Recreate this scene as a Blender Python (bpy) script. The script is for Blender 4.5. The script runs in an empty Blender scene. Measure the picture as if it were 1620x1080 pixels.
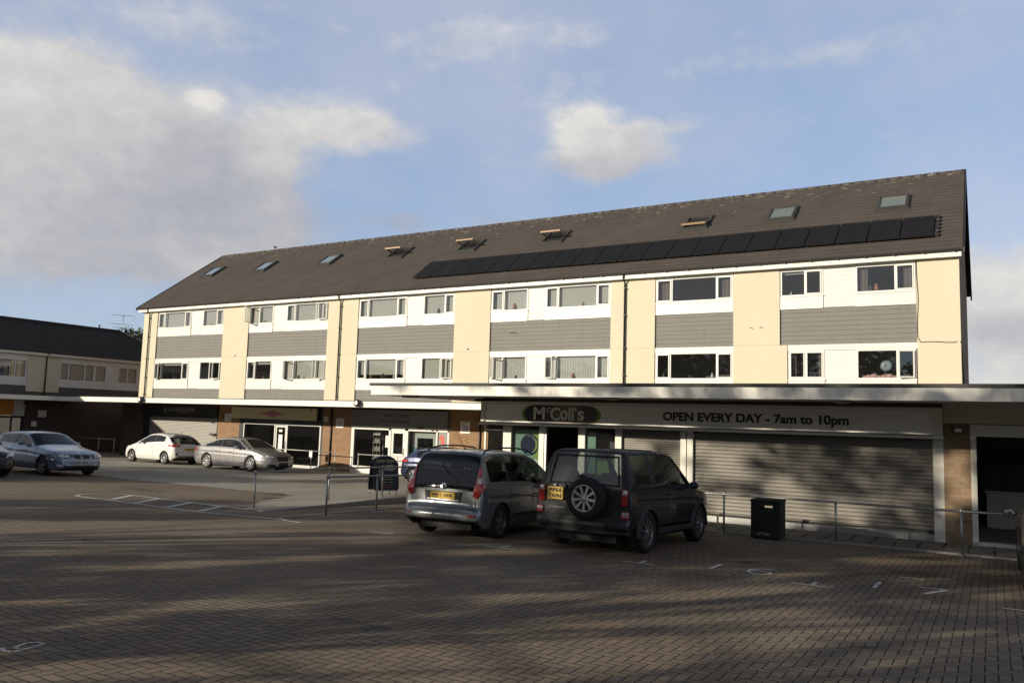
import bpy, bmesh, math, random
import numpy as np
from mathutils import Vector, Matrix
from mathutils.bvhtree import BVHTree
random.seed(7); rng = np.random.default_rng(7)
S = bpy.context.scene
C = S.collection
PI = math.pi
# ---------------------------------------------------------------- camera
F, PITCH, ROLL, YAW = 1277.3, .0997, .0302, -.5362
fw = Vector((math.sin(YAW)*math.cos(PITCH), math.cos(YAW)*math.cos(PITCH), math.sin(PITCH)))
r0 = Vector((math.cos(YAW), -math.sin(YAW), 0)); u0 = r0.cross(fw)
cr = r0*math.cos(ROLL)+u0*math.sin(ROLL); cu = u0*math.cos(ROLL)-r0*math.sin(ROLL)
cam = bpy.data.cameras.new('camera'); camo = bpy.data.objects.new('camera', cam); C.objects.link(camo)
camo.matrix_world = Matrix(((cr.x, cu.x, -fw.x, 0), (cr.y, cu.y, -fw.y, 0), (cr.z, cu.z, -fw.z, 0), (0, 0, 0, 1)))
cam.sensor_width = 36; cam.lens = F/1620*36; cam.clip_end = 3000; cam.clip_start = .1
S.camera = camo
# ---------------------------------------------------------------- ground height
def gz(x, y):
    return -1.78-.028*min(max(y, -60), 34)
def kerb_rise(x, y):
    if x > -14.0: return 0.
    a = min(max((y-12.9)/4.2, 0), 1); b = min(max(1-(-14.0-x)/3.2, 0), 1)
    return .13*a*b*b*(3-2*b)
# ---------------------------------------------------------------- materials
MATS = {}
def nodes(name):
    m = bpy.data.materials.new(name); m.use_nodes = True
    nt = m.node_tree; b = nt.nodes['Principled BSDF']
    return m, nt, b
def N(nt, t, **kw):
    n = nt.nodes.new(t)
    for k, v in kw.items():
        if k in n.inputs.keys(): n.inputs[k].default_value = v
        else: setattr(n, k, v)
    return n
def L(nt, a, b): nt.links.new(a, b)
def math_(nt, op, a, b=None, c=None, clamp=False):
    n = nt.nodes.new('ShaderNodeMath'); n.operation = op; n.use_clamp = clamp
    for i, v in enumerate((a, b, c)):
        if v is None: continue
        if isinstance(v, (int, float)): n.inputs[i].default_value = v
        else: L(nt, v, n.inputs[i])
    return n.outputs[0]
def mixc(nt, fac, a, b, blend='MIX'):
    n = nt.nodes.new('ShaderNodeMix'); n.data_type = 'RGBA'; n.blend_type = blend
    for k, v in ((0, fac), (6, a), (7, b)):
        if isinstance(v, (int, float)): n.inputs[k].default_value = v
        elif isinstance(v, tuple): n.inputs[k].default_value = (*v[:3], 1)
        else: L(nt, v, n.inputs[k])
    return n.outputs[2]
def ramp(nt, fac, stops):
    r = nt.nodes.new('ShaderNodeValToRGB'); L(nt, fac, r.inputs[0])
    e = r.color_ramp.elements
    while len(e) < len(stops): e.new(.5)
    for q, (p, c) in zip(e, stops):
        q.position = p; q.color = (*c, 1) if isinstance(c, tuple) else (c, c, c, 1)
    return r.outputs[0]
def noise(nt, scale, detail=4, rough=.55, vec=None, sx=None):
    tc = nt.nodes.new('ShaderNodeTexCoord') if vec is None else None
    v = tc.outputs['Object'] if vec is None else vec
    if sx:
        mp = nt.nodes.new('ShaderNodeMapping'); mp.inputs['Scale'].default_value = sx; L(nt, v, mp.inputs[0]); v = mp.outputs[0]
    n = N(nt, 'ShaderNodeTexNoise', Scale=scale, Detail=detail, Roughness=rough); L(nt, v, n.inputs['Vector'])
    return n.outputs[0]
def mat(name, col, rough=.6, metal=0., var=.12, vs=3., bump=0., bs=40., spec=.5, stretch=None, coat=0., streak=0.):
    """plain material: colour varied by noise, faint bump"""
    if name in MATS: return MATS[name]
    m, nt, b = nodes(name)
    n1 = noise(nt, vs, 5, sx=stretch)
    f = math_(nt, 'MULTIPLY_ADD', n1, var*2, 1-var)
    if streak:
        n3_ = noise(nt, 2.2, 6, .7, sx=(3.5, 3.5, .35)); f = math_(nt, 'MULTIPLY', f, ramp(nt, n3_, [(.30, 1-streak), (.52, 1.)]))
    c = nt.nodes.new('ShaderNodeRGB'); c.outputs[0].default_value = (*col, 1)
    vm = nt.nodes.new('ShaderNodeVectorMath'); vm.operation = 'SCALE'; L(nt, c.outputs[0], vm.inputs[0]); L(nt, f, vm.inputs['Scale'])
    L(nt, vm.outputs[0], b.inputs['Base Color'])
    b.inputs['Roughness'].default_value = rough; b.inputs['Metallic'].default_value = metal
    b.inputs['Specular IOR Level'].default_value = spec; b.inputs['Coat Weight'].default_value = coat
    if bump:
        n2 = noise(nt, bs, 3); bp = N(nt, 'ShaderNodeBump', Strength=bump, Distance=.01); L(nt, n2, bp.inputs['Height']); L(nt, bp.outputs[0], b.inputs['Normal'])
    MATS[name] = m; return m
def emis(name, col, s):
    m, nt, b = nodes(name); b.inputs['Base Color'].default_value = (*col, 1); b.inputs['Emission Color'].default_value = (*col, 1); b.inputs['Emission Strength'].default_value = s
    MATS[name] = m; return m
def glass(name, tint=(.75, .8, .8), refl=1.0, ior=1.6, dirt_haze=.03):
    m = bpy.data.materials.new(name); m.use_nodes = True; nt = m.node_tree; nt.nodes.clear()
    o = nt.nodes.new('ShaderNodeOutputMaterial'); t = nt.nodes.new('ShaderNodeBsdfTransparent'); t.inputs[0].default_value = (*tint, 1)
    g = nt.nodes.new('ShaderNodeBsdfGlossy'); g.inputs['Roughness'].default_value = .015; g.inputs[0].default_value = (.95, .97, 1, 1)
    nn = noise(nt, 1.3, 2); bp = N(nt, 'ShaderNodeBump', Strength=.06, Distance=.02); L(nt, nn, bp.inputs['Height']); L(nt, bp.outputs[0], g.inputs['Normal'])
    fr = nt.nodes.new('ShaderNodeFresnel'); ge = nt.nodes.new('ShaderNodeNewGeometry'); L(nt, math_(nt, 'MULTIPLY_ADD', ge.outputs['Backfacing'], 1/ior-ior, ior), fr.inputs['IOR']); f = math_(nt, 'MULTIPLY', fr.outputs[0], refl, clamp=True)
    mx = nt.nodes.new('ShaderNodeMixShader'); L(nt, f, mx.inputs[0]); L(nt, t.outputs[0], mx.inputs[1]); L(nt, g.outputs[0], mx.inputs[2])
    d = nt.nodes.new('ShaderNodeBsdfDiffuse'); d.inputs[0].default_value = (.5, .5, .48, 1)
    m2 = nt.nodes.new('ShaderNodeMixShader'); m2.inputs[0].default_value = dirt_haze; L(nt, mx.outputs[0], m2.inputs[1]); L(nt, d.outputs[0], m2.inputs[2])
    L(nt, m2.outputs[0], o.inputs[0]); MATS[name] = m; return m
def brick_mat(name, c1, c2, mortar, w=.225, h=.075):
    m, nt, b = nodes(name)
    tc = nt.nodes.new('ShaderNodeTexCoord'); sp = nt.nodes.new('ShaderNodeSeparateXYZ'); L(nt, tc.outputs['Object'], sp.inputs[0])
    cb = nt.nodes.new('ShaderNodeCombineXYZ'); L(nt, math_(nt, 'ADD', sp.outputs[0], sp.outputs[1]), cb.inputs[0]); L(nt, sp.outputs[2], cb.inputs[1])
    br = N(nt, 'ShaderNodeTexBrick', Scale=1.0); br.inputs['Color1'].default_value = (*c1, 1); br.inputs['Color2'].default_value = (*c2, 1); br.inputs['Mortar'].default_value = (*mortar, 1)
    br.inputs['Mortar Size'].default_value = .008; br.inputs['Brick Width'].default_value = w; br.inputs['Row Height'].default_value = h; br.inputs['Bias'].default_value = -.1; br.inputs['Mortar Smooth'].default_value = .2
    L(nt, cb.outputs[0], br.inputs['Vector'])
    n = noise(nt, 9, 5); c = mixc(nt, math_(nt, 'MULTIPLY', n, .7), br.outputs[0], (c2[0]*.45, c2[1]*.42, c2[2]*.42))
    L(nt, c, b.inputs['Base Color']); b.inputs['Roughness'].default_value = .9
    bp = N(nt, 'ShaderNodeBump', Strength=.6, Distance=.008); bp.invert = True; L(nt, br.outputs['Fac'], bp.inputs['Height']); L(nt, bp.outputs[0], b.inputs['Normal'])
    MATS[name] = m; return m
def paver_mat(name, base, joint, var=.35, tint=(.03, .0, -.02), cell=.1, patch=None, sandy=None):
    """90 degree herringbone of 200 x 100 mm block pavers"""
    m, nt, b = nodes(name)
    tc = nt.nodes.new('ShaderNodeTexCoord'); sp = nt.nodes.new('ShaderNodeSeparateXYZ'); L(nt, tc.outputs['Object'], sp.inputs[0])
    wob = noise(nt, .7, 2)
    wv = math_(nt, 'MULTIPLY', math_(nt, 'SUBTRACT', wob, .5), .018)
    x = math_(nt, 'DIVIDE', math_(nt, 'ADD', sp.outputs[0], wv), cell); y = math_(nt, 'DIVIDE', math_(nt, 'ADD', sp.outputs[1], wv), cell)
    i = math_(nt, 'FLOOR', x); j = math_(nt, 'FLOOR', y); fx = math_(nt, 'SUBTRACT', x, i); fy = math_(nt, 'SUBTRACT', y, j)
    k = math_(nt, 'FLOORED_MODULO', math_(nt, 'SUBTRACT', i, j), 4.)
    def eq(v): return math_(nt, 'COMPARE', k, float(v), .3)
    k0, k1, k2, k3 = eq(0), eq(1), eq(2), eq(3)
    jw = .075
    def edge(d, off):   # 1 inside joint
        e = math_(nt, 'SUBTRACT', 1., math_(nt, 'SMOOTHSTEP' if False else 'DIVIDE', d, jw), clamp=True)
        return math_(nt, 'MULTIPLY', e, math_(nt, 'SUBTRACT', 1., off))
    el = edge(fx, k1); er = edge(math_(nt, 'SUBTRACT', 1., fx), k0)
    eb = edge(fy, k2); et = edge(math_(nt, 'SUBTRACT', 1., fy), k3)
    jt = math_(nt, 'MAXIMUM', math_(nt, 'MAXIMUM', el, er), math_(nt, 'MAXIMUM', eb, et))
    ida = math_(nt, 'SUBTRACT', i, k1); idb = math_(nt, 'SUBTRACT', j, k2)
    cb = nt.nodes.new('ShaderNodeCombineXYZ'); L(nt, ida, cb.inputs[0]); L(nt, idb, cb.inputs[1])
    wn = nt.nodes.new('ShaderNodeTexWhiteNoise'); wn.noise_dimensions = '2D'; L(nt, cb.outputs[0], wn.inputs['Vector'])
    v = math_(nt, 'MULTIPLY_ADD', wn.outputs[0], var, 1-var/2)
    big = noise(nt, .35, 5, .6); fine = noise(nt, 60, 4, .7)
    v = math_(nt, 'MULTIPLY', v, math_(nt, 'MULTIPLY_ADD', big, .8, .6))
    v = math_(nt, 'MULTIPLY', v, math_(nt, 'MULTIPLY_ADD', fine, .7, .65))
    c = mixc(nt, wn.outputs[0], tuple(base), (base[0]+tint[0], base[1]+tint[1], base[2]+tint[2]))
    if sandy: c = mixc(nt, ramp(nt, noise(nt, .22, 6, .65), [(.45, 0.), (.62, 1.)]), c, sandy)
    if patch:   # (x, y, radius x, radius y, colour): an irregular stain
        for (px, py, rx, ry, pc) in patch:
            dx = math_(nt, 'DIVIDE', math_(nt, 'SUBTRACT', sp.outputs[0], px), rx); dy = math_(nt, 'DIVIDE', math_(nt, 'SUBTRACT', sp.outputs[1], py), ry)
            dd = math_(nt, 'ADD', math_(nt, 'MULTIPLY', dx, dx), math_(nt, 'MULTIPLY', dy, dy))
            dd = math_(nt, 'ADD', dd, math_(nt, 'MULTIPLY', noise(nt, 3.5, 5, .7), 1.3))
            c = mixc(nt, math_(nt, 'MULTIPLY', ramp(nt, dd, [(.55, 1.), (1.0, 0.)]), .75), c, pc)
    vm = nt.nodes.new('ShaderNodeVectorMath'); vm.operation = 'SCALE'; L(nt, c, vm.inputs[0]); L(nt, v, vm.inputs['Scale'])
    jf = math_(nt, 'MULTIPLY', jt, 1.9, clamp=True)
    spk = ramp(nt, noise(nt, 30, 2, .5), [(.735, 0.), (.76, 1.)])
    c2 = mixc(nt, spk, vm.outputs[0], (.30, .29, .26))
    L(nt, mixc(nt, jf, c2, joint), b.inputs['Base Color'])
    b.inputs['Roughness'].default_value = .93; b.inputs['Specular IOR Level'].default_value = .25
    hgt = math_(nt, 'ADD', math_(nt, 'MULTIPLY', jt, -1.), math_(nt, 'MULTIPLY', fine, .25))
    hgt = math_(nt, 'ADD', hgt, math_(nt, 'MULTIPLY', wn.outputs[0], .25))
    bp = N(nt, 'ShaderNodeBump', Strength=.5, Distance=.006); L(nt, hgt, bp.inputs['Height']); L(nt, bp.outputs[0], b.inputs['Normal'])
    MATS[name] = m; return m
# ---------------------------------------------------------------- mesh building
class MB:
    def __init__(s): s.v = []; s.f = []; s.m = []; s.sm = []
    def add(s, vs, fs, m=0, smooth=False):
        o = len(s.v); s.v += [tuple(v) for v in vs]
        for f in fs: s.f.append([o+i for i in f]); s.m.append(m); s.sm.append(smooth)
        return s
    def box(s, x0, x1, y0, y1, z0, z1, m=0):
        vs = [(x, y, z) for z in (z0, z1) for y in (y0, y1) for x in (x0, x1)]
        return s.add(vs, [(0, 2, 3, 1), (4, 5, 7, 6), (0, 1, 5, 4), (2, 6, 7, 3), (0, 4, 6, 2), (1, 3, 7, 5)], m)
    def quad(s, a, b, c, d, m=0): return s.add([a, b, c, d], [(0, 1, 2, 3)], m)
    def poly(s, pts, m=0): return s.add(pts, [tuple(range(len(pts)))], m)
    def prism(s, pts, d, m=0):   # polygon pts extruded by vector d
        n = len(pts); d = Vector(d); q = [tuple(Vector(p)+d) for p in pts]
        fs = [tuple(range(n))[::-1], tuple(range(n, 2*n))]+[(i, (i+1) % n, n+(i+1) % n, n+i) for i in range(n)]
        return s.add(list(pts)+q, fs, m)
    def tube(s, pts, r, m=0, n=8, cap=True):
        pts = [Vector(p) for p in pts]; k = len(pts); vs = []; fs = []
        rr = r if isinstance(r, (list, tuple)) else [r]*k
        for i, p in enumerate(pts):
            t = (pts[min(i+1, k-1)]-pts[max(i-1, 0)]).normalized()
            a = t.cross(Vector((0, 0, 1)) if abs(t.z) < .9 else Vector((1, 0, 0))).normalized(); b = t.cross(a)
            for j in range(n):
                th = 2*PI*j/n; vs.append(tuple(p+(a*math.cos(th)+b*math.sin(th))*rr[i]))
        for i in range(k-1):
            for j in range(n): fs.append((i*n+j, i*n+(j+1) % n, (i+1)*n+(j+1) % n, (i+1)*n+j))
        if cap: fs += [tuple(range(n)), tuple(range((k-1)*n, k*n))[::-1]]
        return s.add(vs, fs, m, True)
    def lathe(s, prof, c, axis='y', n=28, m=0, smooth=True):   # prof: (radius, offset along axis)
        vs = []; fs = []; k = len(prof)
        for (r, a) in prof:
            for j in range(n):
                th = 2*PI*j/n; u, w = r*math.cos(th), r*math.sin(th)
                vs.append((c[0]+u, c[1]+a, c[2]+w) if axis == 'y' else (c[0]+a, c[1]+u, c[2]+w) if axis == 'x' else (c[0]+u, c[1]+w, c[2]+a))
        for i in range(k-1):
            for j in range(n): fs.append((i*n+j, i*n+(j+1) % n, (i+1)*n+(j+1) % n, (i+1)*n+j))
        return s.add(vs, fs, m, smooth)
    def build(s, name, mats, parent=None, keep=True, recalc=True, bevel=0):
        me = bpy.data.meshes.new(name); me.from_pydata(s.v, [], s.f)
        for mm in (mats if isinstance(mats, (list, tuple)) else [mats]): me.materials.append(mm)
        me.polygons.foreach_set('material_index', s.m); me.polygons.foreach_set('use_smooth', s.sm); me.update()
        if recalc:
            bm = bmesh.new(); bm.from_mesh(me); bmesh.ops.recalc_face_normals(bm, faces=bm.faces); bm.to_mesh(me); bm.free()
        o = bpy.data.objects.new(name, me); C.objects.link(o)
        if parent is not None: put(o, parent, keep)
        if bevel:
            b = o.modifiers.new('bevel', 'BEVEL'); b.width = bevel; b.segments = 2; b.limit_method = 'ANGLE'
        return o
WORG = {}
def worg(o): return WORG.get(o.name, Vector((0, 0, 0)))
def put(o, parent, keep=True):
    """child of a root; keep=True: the mesh is in scene coordinates (roots are not rotated)"""
    o.parent = parent
    if keep:
        o.location = -worg(parent); WORG[o.name] = Vector((0, 0, 0))
    else: WORG[o.name] = worg(parent)
def root(name, loc, label, cat, group=None, rz=0):
    o = bpy.data.objects.new(name, None); C.objects.link(o); o.location = loc; o.rotation_euler.z = rz; o.empty_display_size = .3
    WORG[o.name] = Vector(loc); return tag(o, label, cat, group)
def tag(o, label=None, cat=None, group=None, kind=None):
    if label: o['label'] = label
    if cat: o['category'] = cat
    if group: o['group'] = group
    if kind: o['kind'] = kind
    return o
def text_mesh(txt, size, mats, name, parent, loc, rot=(PI/2, 0, 0), depth=.004, bold=0., xs=1., align='CENTER', keep=True, spacing=1., width=None, height=None):
    cu_ = bpy.data.curves.new(name, 'FONT'); cu_.body = txt; cu_.size = size; cu_.extrude = depth; cu_.align_x = align; cu_.align_y = 'CENTER'; cu_.offset = bold; cu_.space_character = spacing
    t = bpy.data.objects.new('tmp', cu_); C.objects.link(t); bpy.context.view_layer.update()
    me = bpy.data.meshes.new_from_object(t.evaluated_get(bpy.context.evaluated_depsgraph_get())); me.name = name
    bpy.data.objects.remove(t); me.materials.clear(); me.materials.append(mats)
    co = np.zeros(len(me.vertices)*3); me.vertices.foreach_get('co', co); co = co.reshape(-1, 3)
    if width:
        w = co[:, 0].max()-co[:, 0].min(); co[:, 0] *= width/w
    if height:
        h = co[:, 1].max()-co[:, 1].min(); co[:, 1] = (co[:, 1]-(co[:, 1].max()+co[:, 1].min())/2)*height/h
    if align == 'CENTER': co[:, 0] -= (co[:, 0].max()+co[:, 0].min())/2
    co[:, 0] *= xs
    M = Matrix.LocRotScale(Vector(loc), __import__('mathutils').Euler(rot), None)
    co = np.array([tuple(M @ Vector(c)) for c in co]); me.vertices.foreach_set('co', co.ravel()); me.update()
    o = bpy.data.objects.new(name, me); C.objects.link(o)
    if parent is not None: put(o, parent, keep)
    return o
# ---------------------------------------------------------------- material library
cream = mat('cream_render', (.60, .55, .415), .9, var=.06, vs=.8, bump=.25, bs=60, stretch=(1, 1, .35))
white = mat('white_upvc', (.68, .67, .63), .45, streak=0.08, var=.04, vs=1.2)
fasc = mat('fascia_white', (.75, .73, .66), .5, streak=0.14, var=.06, vs=.6, stretch=(.4, 1, 4))
grey_clad = mat('grey_cladding', (.175, .17, .155), .7, streak=0.12, var=.12, vs=1.6, stretch=(.6, 1, 5))
white_clad = mat('white_cladding', (.68, .67, .615), .55, streak=0.12, var=.05, vs=1.5)
black_pl = mat('black_plastic', (.018, .018, .02), .45, var=.1)
dark = mat('dark_interior', (.012, .011, .01), .9)
room = mat('room_wall', (.16, .145, .12), .9, var=.2, vs=1.5)
blind = mat('roller_blind', (.40, .385, .34), .9, var=.06, vs=2, stretch=(6, 1, .5))
net = mat('net_curtain', (.46, .45, .41), .95, var=.22, vs=6, stretch=(5, 1, .3))
curtain = mat('dark_curtain', (.12, .10, .09), .95, var=.4, vs=6, stretch=(6, 1, .2))
winglass = glass('window_glass', (.82, .86, .86), 2.6, 1.52, .012)
shopglass = glass('shop_glass', (.6, .62, .61), .55, 1.45, .008)
metal = mat('galvanised_steel', (.30, .31, .31), .42, .75, var=.2, vs=8)
dmetal = mat('dark_metal', (.05, .05, .05), .5, .3)
alu = mat('aluminium_frame', (.42, .42, .41), .4, .6, var=.08)
brick_o = brick_mat('orange_brick', (.40, .24, .125), (.29, .16, .08), (.30, .25, .19))
brick_b = brick_mat('buff_brick', (.40, .28, .165), (.28, .18, .10), (.27, .24, .20))
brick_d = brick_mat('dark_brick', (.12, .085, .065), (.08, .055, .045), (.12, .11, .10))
conc = mat('concrete', (.30, .29, .265), .9, var=.18, vs=2, bump=.3)
soffit = mat('soffit_board', (.66, .63, .56), .8, var=.1, vs=.7)
felt = mat('roof_felt', (.06, .06, .055), .9, var=.3, vs=2)
def tile_mat(name, col, lichen=True):
    m, nt, b = nodes(name)
    tc = nt.nodes.new('ShaderNodeTexCoord'); mp = nt.nodes.new('ShaderNodeMapping'); mp.inputs['Scale'].default_value = (3.3, 3.3, 4.7); L(nt, tc.outputs['Object'], mp.inputs[0])
    vo = N(nt, 'ShaderNodeTexVoronoi', Scale=1.0); L(nt, mp.outputs[0], vo.inputs['Vector'])
    sp = nt.nodes.new('ShaderNodeSeparateColor'); L(nt, vo.outputs['Color'], sp.inputs[0])
    n = noise(nt, .5, 5, .6)
    f = math_(nt, 'MULTIPLY_ADD', sp.outputs[0], .10, .93); f = math_(nt, 'MULTIPLY', f, math_(nt, 'MULTIPLY_ADD', n, .4, .8))
    vm = nt.nodes.new('ShaderNodeVectorMath'); vm.operation = 'SCALE'; vm.inputs[0].default_value = col; L(nt, f, vm.inputs['Scale'])
    c = vm.outputs[0]
    if lichen:
        zz = nt.nodes.new('ShaderNodeSeparateXYZ'); L(nt, tc.outputs['Object'], zz.inputs[0])
        hi = ramp(nt, math_(nt, 'DIVIDE', zz.outputs[2], 11.), [(.80, 0.), (.94, 1.)])
        sps = ramp(nt, math_(nt, 'ADD', noise(nt, 3.2, 6, .75), math_(nt, 'MULTIPLY', hi, .09)), [(.665, 0.), (.70, 1.)])
        c = mixc(nt, math_(nt, 'MULTIPLY', sps, .75), c, (.34, .33, .28))
    L(nt, c, b.inputs['Base Color']); b.inputs['Roughness'].default_value = .85; b.inputs['Specular IOR Level'].default_value = .12
    # vertical tile joints
    s2 = nt.nodes.new('ShaderNodeSeparateXYZ'); L(nt, tc.outputs['Object'], s2.inputs[0])
    MATS[name] = m; return m
tile = tile_mat('brown_roof_tile', (.085, .074, .068))
tile_nose_shade = mat('tile_nose_shade', (.060, .051, .046), .9)  # darker than the tile: paints in the shade line under each course
tile_w = tile_mat('charcoal_roof_tile', (.042, .039, .037), False)
solar = mat('solar_cell', (.016, .016, .018), .55, var=.2, vs=2, spec=.08)
solarf = mat('solar_frame', (.004, .004, .004), .7, .0)
leaf = mat('leaf_green', (.045, .07, .02), .7, var=.5, vs=1.5)
leaf2 = mat('leaf_bronze', (.10, .05, .03), .7, var=.5, vs=1.5)
bark = mat('bark', (.08, .06, .045), .95, var=.3, vs=6, bump=.6, bs=20)
paintw = mat('road_paint', (.55, .55, .52), .8, var=.35, vs=9)
# worn road paint: gaps show the pavers
def worn_paint():
    m = bpy.data.materials.new('worn_road_paint'); m.use_nodes = True; nt = m.node_tree; b = nt.nodes['Principled BSDF']
    b.inputs['Base Color'].default_value = (.62, .62, .58, 1); b.inputs['Roughness'].default_value = .85
    n = noise(nt, 11, 5, .7); a = ramp(nt, n, [(.36, .1), (.45, 1.)])
    L(nt, a, b.inputs['Alpha']); MATS['worn'] = m; return m
worn = worn_paint()
# ---------------------------------------------------------------- world, sun
SUN_AZ, SUN_EL = math.radians(30), math.radians(15)
sd = Vector((math.sin(SUN_AZ)*math.cos(SUN_EL), math.cos(SUN_AZ)*math.cos(SUN_EL), -math.sin(SUN_EL)))   # light travels
su = bpy.data.lights.new('sun', 'SUN'); su.energy = 4.9; su.angle = math.radians(.53); su.color = (1., .89, .715)
so = bpy.data.objects.new('sun', su); C.objects.link(so); so.rotation_euler = sd.to_track_quat('-Z', 'Y').to_euler(); so.location = (-20, -40, 30)
W = bpy.data.worlds.new('World'); S.world = W; W.use_nodes = True; nt = W.node_tree; nt.nodes.clear()
out = nt.nodes.new('ShaderNodeOutputWorld')
sky = nt.nodes.new('ShaderNodeTexSky'); sky.sky_type = 'NISHITA'; sky.sun_disc = False; sky.sun_elevation = SUN_EL; sky.sun_rotation = math.radians(210); sky.air_density = 1.0; sky.dust_density = .6; sky.ozone_density = 3.0
b1 = nt.nodes.new('ShaderNodeBackground'); b1.inputs[1].default_value = 1.0; 
vs_ = nt.nodes.new('ShaderNodeVectorMath'); vs_.operation = 'SCALE'; L(nt, sky.outputs[0], vs_.inputs[0]); vs_.inputs['Scale'].default_value = .12

tc = nt.nodes.new('ShaderNodeTexCoord'); sp = nt.nodes.new('ShaderNodeSeparateXYZ'); L(nt, tc.outputs['Generated'], sp.inputs[0])
az = math_(nt, 'ARCTAN2', sp.outputs[0], sp.outputs[1]); el = math_(nt, 'ARCSINE', sp.outputs[2])
# warp the angular coordinates so cloud outlines are ragged
cv = nt.nodes.new('ShaderNodeCombineXYZ'); L(nt, az, cv.inputs[0]); L(nt, math_(nt, 'MULTIPLY', el, 1.5), cv.inputs[1])
def wn(scale, det, rough, off):
    mp = nt.nodes.new('ShaderNodeMapping'); mp.inputs['Location'].default_value = off; L(nt, cv.outputs[0], mp.inputs[0])
    n = N(nt, 'ShaderNodeTexNoise', Scale=scale, Detail=det, Roughness=rough); L(nt, mp.outputs[0], n.inputs['Vector']); return n
n1 = wn(5, 7, .6, (3, 1, 0)); n2 = wn(9, 8, .62, (7, 2, 0)); n3 = wn(3.2, 6, .6, (1, 5, 2)); n4 = wn(20, 6, .6, (1, 9, 2))
wa = math_(nt, 'MULTIPLY_ADD', math_(nt, 'SUBTRACT', n1.outputs[0], .5), .12, az)
s2 = nt.nodes.new('ShaderNodeSeparateColor'); L(nt, n1.outputs[1], s2.inputs[0])
we = math_(nt, 'MULTIPLY_ADD', math_(nt, 'SUBTRACT', s2.outputs[1], .5), .08, el)
# cloud banks: azimuth, elevation, half widths, weight, brightness (degrees)
BANKS = [(-60, 18.2, 6.5, 4.0, 1.1, .72), (-65.5, 14, 8, 4.5, 1.1, .60), (-54.0, 14.6, 6.5, 4.2, 1.05, .10), (-57, 10, 9, 2.3, .85, .30), (-64.5, 19.5, 5, 2.2, .8, .66), (-48.3, 16.8, 2.4, 3.0, .85, .80), (-45.2, 20.0, 4.4, 1.8, .85, .74), (-40.5, 19.9, 3.2, .9, .5, .55), (-52.8, 20.2, 1.1, .8, 1.3, 1.0),
         (-49.5, 12.2, 6, 1.8, .7, .40), (-53, 10.0, 7, 1.2, .8, .62), (-53, 25, 6, 1.3, .42, .75), (-36, 25.5, 7, 1.6, .36, .7), (-10, 24.5, 8, 1.5, .28, .75), (-28, 27, 6, 1.2, .35, .75), (-39, 13.6, 3.2, .7, .55, .25), (-31.5, 14.4, 2.6, .6, .5, .25),
         (-25.9, 21.1, 2.8, 2.0, 1.05, .86), (-23, 19.7, 4.2, 1.4, .95, .66), (-24, 18.4, 4.6, .8, .7, .36), (-20.3, 20.8, 2.6, .7, .4, .7),
         (.5, 9.2, 4, 2.2, 1.1, .70), (1.5, 6.4, 4.5, 1.3, 1.0, .34), (1.5, 3.4, 6, 2.0, 1.0, .66), (-3, 11, 2, 1, .4, .7),
         (-150, 14, 30, 14, 1.5, .30), (-110, 25, 30, 14, 1., .25), (60, 20, 35, 12, 1., .3), (130, 30, 40, 16, 1., .2), (180, 30, 30, 12, .9, .2), (-180, 30, 30, 12, .9, .2)]  # this row: unseen dark banks, added to dim reflections and ambient light
tot = None; br = None
for (a, e, wx, wy, wt, bb) in BANKS:
    dx = math_(nt, 'MULTIPLY', math_(nt, 'SUBTRACT', wa, math.radians(a)), 1/math.radians(wx)); dy = math_(nt, 'MULTIPLY', math_(nt, 'SUBTRACT', we, math.radians(e)), 1/math.radians(wy))
    r2 = math_(nt, 'ADD', math_(nt, 'MULTIPLY', dx, dx), math_(nt, 'MULTIPLY', dy, dy))
    g = math_(nt, 'MULTIPLY', math_(nt, 'EXPONENT', math_(nt, 'MULTIPLY', r2, -1.)), wt)
    tot = g if tot is None else math_(nt, 'ADD', tot, g); h = math_(nt, 'MULTIPLY', g, bb); br = h if br is None else math_(nt, 'ADD', br, h)
n5 = wn(26, 7, .62, (4, 4, 1))
dens = math_(nt, 'ADD', tot, math_(nt, 'MULTIPLY', math_(nt, 'SUBTRACT', n2.outputs[0], .5), 1.0))
dens = math_(nt, 'ADD', dens, math_(nt, 'MULTIPLY', math_(nt, 'SUBTRACT', n5.outputs[0], .5), .7))
cmask = ramp(nt, dens, [(.16, 0.), (.44, .36), (.86, .93)])
veil = math_(nt, 'MULTIPLY', ramp(nt, n3.outputs[0], [(.34, .3), (.72, 1.)]), .50)
bright = math_(nt, 'DIVIDE', math_(nt, 'ADD', br, .07), math_(nt, 'ADD', tot, .1))
bright = math_(nt, 'ADD', bright, math_(nt, 'MULTIPLY', math_(nt, 'SUBTRACT', n3.outputs[0], .5), .55)); bright = math_(nt, 'ADD', bright, math_(nt, 'MULTIPLY', math_(nt, 'SUBTRACT', n5.outputs[0], .5), .4))
ccol = ramp(nt, bright, [(.18, (.335, .34, .39)), (.42, (.43, .43, .455)), (.66, (.58, .565, .55)), (.95, (.80, .77, .72))])
skyc = mixc(nt, veil, mixc(nt, .5, vs_.outputs[0], (.35, .485, .72)), (.60, .58, .64))
allc = mixc(nt, cmask, skyc, ccol)
# sky above the view darkened towards the zenith, to cut the ambient light
zen = ramp(nt, math_(nt, 'DIVIDE', el, PI/2), [(.32, 1.), (.55, .16)])
vz = nt.nodes.new('ShaderNodeVectorMath'); vz.operation = 'SCALE'; L(nt, allc, vz.inputs[0]); L(nt, zen, vz.inputs['Scale'])
L(nt, vz.outputs[0], b1.inputs[0]); b1.inputs[1].default_value = 1.0; L(nt, b1.outputs[0], out.inputs[0])
S.view_settings.view_transform = 'Standard'; S.view_settings.look = 'None'; S.view_settings.exposure = .17; S.view_settings.gamma = 1
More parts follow.
